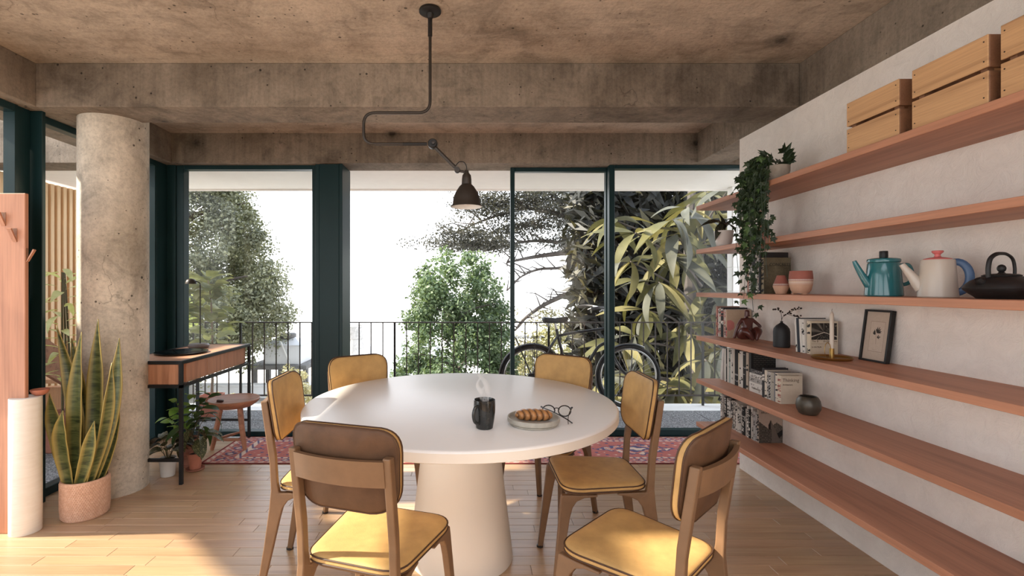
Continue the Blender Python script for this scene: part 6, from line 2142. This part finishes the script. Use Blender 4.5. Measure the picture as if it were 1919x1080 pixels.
for i in range(44):
    # whorls of drooping leaves at branch ends
    tx, ty, tz = rm.uniform(-1.72, 0.55), rm.uniform(-1.25, 0.1), rm.uniform(1.35, 4.75)
    if tz > 3.2 and tx < -1.35: tx += 0.35
    root = Vector((rm.uniform(0.0, 0.35), 0.45, max(0.8, tz - rm.uniform(0.1, 0.7))))
    tip = Vector((tx, ty, tz))
    mlimb([root, (root + tip) / 2 + Vector((0, 0, 0.08)), tip], 0.022, 0.010)
    nl = rm.randint(6, 7)
    for j in range(nl):
        if count >= 292: break
        a = 2 * PI * j / nl + rm.uniform(-0.3, 0.3)
        d = Vector((math.cos(a), math.sin(a) * 0.9 - 0.25, rm.uniform(-0.9, 0.35)))
        r_ = rm.random()
        me = bl[rm.choice((0, 1))] if r_ < 0.42 else (bl[rm.choice((2, 3))] if r_ < 0.74 else bl[rm.choice((4, 5))])
        link_mesh('leaf', me, mt_, orient(tip + d.normalized() * 0.02, d, (0, 0, 1), rm.uniform(-0.6, 0.6), rm.uniform(0.6, 1.05)))
        count += 1
rg = np.random.default_rng(12)
N = 15000
P = np.stack([rg.uniform(-1.55, 2.6, N), rg.uniform(0.9, 2.4, N), rg.uniform(0.6, 5.4, N)], axis=1)
P[:, 0] += np.where(P[:, 2] < 2.2, 0.1, 0)
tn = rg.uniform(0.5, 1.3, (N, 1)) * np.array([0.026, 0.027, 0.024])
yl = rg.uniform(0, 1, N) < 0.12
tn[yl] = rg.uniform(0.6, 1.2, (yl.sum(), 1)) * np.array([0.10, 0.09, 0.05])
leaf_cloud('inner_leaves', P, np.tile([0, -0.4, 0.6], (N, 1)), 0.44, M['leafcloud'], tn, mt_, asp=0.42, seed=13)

# ------------------------------------------------------------------ hill, yard and far town
M['yard'] = plain('pale dusty ground', (0.62, 0.59, 0.55, 1), 0.95, 0, 0.25, 0.6, 0.4, 8)
m = MB()
nx_, ny_ = 44, 22
vs, fs = [], []
for j in range(ny_ + 1):
    for i in range(nx_ + 1):
        x_, y_ = -22 + 34 * i / nx_, 6.2 + 14.5 * j / ny_
        z_ = GZ - 0.10 + 0.22 * mnoise.noise(Vector((x_ * 0.4, y_ * 0.4, 0))) - (2.2 * max(0, (x_ + 4.2) / 6) if x_ > -4.2 else 0)
        vs.append((x_, y_, z_))
for j in range(ny_):
    for i in range(nx_):
        a = j * (nx_ + 1) + i
        fs.append((a, a + 1, a + nx_ + 2, a + nx_ + 1))
struct(m.add(vs, fs).build('hill_ground', M['yard']), 'pale dusty yard on the slope below the balcony')
M['galv'] = plain('pale grey plaster', (0.62, 0.62, 0.63, 1), 0.7, 0, 0.06, 2)
M['dark_slab'] = plain('weathered dark slab', (0.14, 0.135, 0.13, 1), 0.9, 0, 0.2)
ho = thing('roof_tank_house', 'small pale rooftop tank house on a dark slab seen through the railing', 'building', (-6.1, 16.0, GZ))
MB().cbox(-0.60, 0.58, -0.5, 0.5, 0.80, 1.42, 0.01).build('walls', M['galv'], ho, smooth=False)
MB().add([(-0.66, -0.56, 1.42), (0.64, -0.56, 1.42), (0.64, 0.56, 1.42), (-0.66, 0.56, 1.42), (-0.2, 0, 1.66), (0.2, 0, 1.66)], [(0, 1, 5, 4), (1, 2, 5), (2, 3, 4, 5), (3, 0, 4), (0, 3, 2, 1)]).build('roof', M['galv'], ho, smooth=False)
MB().lathe([(0, 1.62), (0.26, 1.62), (0.26, 1.74), (0.22, 1.76), (0, 1.76)], 24).build('hatch', M['dark_slab'], ho)
MB().bar((-0.05, -0.56, 1.62), (0.25, -0.54, 0.85), 0.03).build('pipe', M['white_paint'], ho, smooth=False)
MB().cbox(-1.05, 0.85, -0.7, 0.7, 0.66, 0.80, 0.01).build('slab', M['dark_slab'], ho, smooth=False)
for x0 in (-0.95, -0.1, 0.7):
    MB().box(x0, x0 + 0.14, -0.6, -0.46, -0.1, 0.66).build('leg', M['dark_slab'], ho, smooth=False)
    MB().box(x0, x0 + 0.14, 0.46, 0.6, -0.1, 0.66).build('leg', M['dark_slab'], ho, smooth=False)
lw = thing('low_wall', 'long low grey wall crossing the yard below the tank house', 'wall', (-8.0, 14.9, GZ - 0.12))
MB().cbox(-3.5, 3.6, -0.12, 0.12, 0, 0.35, 0.01).build('body', M['galv'], lw, smooth=False)
MB().cbox(-3.55, 3.65, -0.16, 0.16, 0.35, 0.41, 0.01).build('coping', M['galv'], lw, smooth=False)
wt = thing('water_tank', 'stained concrete water tank beside the broad teal post', 'tank', (-4.95, 20.2, -4.4))
MB().lathe([(0, 0), (0.42, 0), (0.42, 4.0), (0.40, 4.04), (0, 4.1)], 40).build('shaft', M['concrete_pale'], wt)
MB().lathe([(0.44, 3.55), (0.44, 4.06), (0.40, 4.08)], 40, close_ends=False).build('collar', M['concrete_pale'], wt)
# far town
M['haze_wall'] = plain('hazed far plaster', (0.78, 0.80, 0.83, 1), 0.9, 0, 0.03)  # distance haze is put into the pale colours of the far town
M['haze_glass'] = plain('hazed far window', (0.60, 0.65, 0.72, 1), 0.5, 0, 0.03)
def tower(label, x, y, w_, d_, z0, z1, nw, nf, group):
    t = thing('far_building', label, 'building', (x, y, z0), group=group)
    h = z1 - z0
    MB().cbox(-w_ / 2, w_ / 2, -d_ / 2, d_ / 2, 0, h, w_ * 0.01).build('walls', M['haze_wall'], t, smooth=False)
    wm = MB().cbox(-w_ / nw * 0.3, w_ / nw * 0.3, -0.03, 0.0, 0, h / nf * 0.5, 0.005).mesh('window', M['haze_glass'], smooth=False)
    for i in range(nw):
        for j in range(nf):
            link_mesh('window', wm, t, Matrix.Translation((-w_ / 2 + w_ * (i + 0.5) / nw, -d_ / 2, h * (j + 0.25) / nf)))
    MB().cbox(-w_ * 0.2, w_ * 0.15, -d_ * 0.2, d_ * 0.2, h, h + w_ * 0.12, w_ * 0.01).build('roof_house', M['haze_wall'], t, smooth=False)
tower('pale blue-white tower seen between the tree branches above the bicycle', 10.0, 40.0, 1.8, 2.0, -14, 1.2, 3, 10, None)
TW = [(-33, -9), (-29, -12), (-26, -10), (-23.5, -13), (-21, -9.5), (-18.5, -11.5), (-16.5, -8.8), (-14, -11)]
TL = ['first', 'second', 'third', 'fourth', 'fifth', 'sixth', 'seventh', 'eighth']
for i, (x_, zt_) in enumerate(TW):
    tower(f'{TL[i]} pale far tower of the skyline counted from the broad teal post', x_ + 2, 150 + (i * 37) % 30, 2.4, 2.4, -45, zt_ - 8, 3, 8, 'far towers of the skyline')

# chairs, letters: lettering becomes plain meshes
bpy.context.view_layer.update()
dg = bpy.context.evaluated_depsgraph_get()
for o in [x_ for x_ in bpy.data.objects if x_.type == 'FONT']:
    me = bpy.data.meshes.new_from_object(o.evaluated_get(dg))
    nm, par, ml = o.name, o.parent, o.matrix_local.copy()
    mats = [m_ for m_ in o.data.materials]
    bpy.data.objects.remove(o, do_unlink=True)
    q = bpy.data.objects.new('title_lettering', me)
    if not me.materials:
        for m_ in mats: me.materials.append(m_)
    COL.objects.link(q)
    q.parent = par
    q.matrix_local = ml
    q['kind'] = 'stuff'
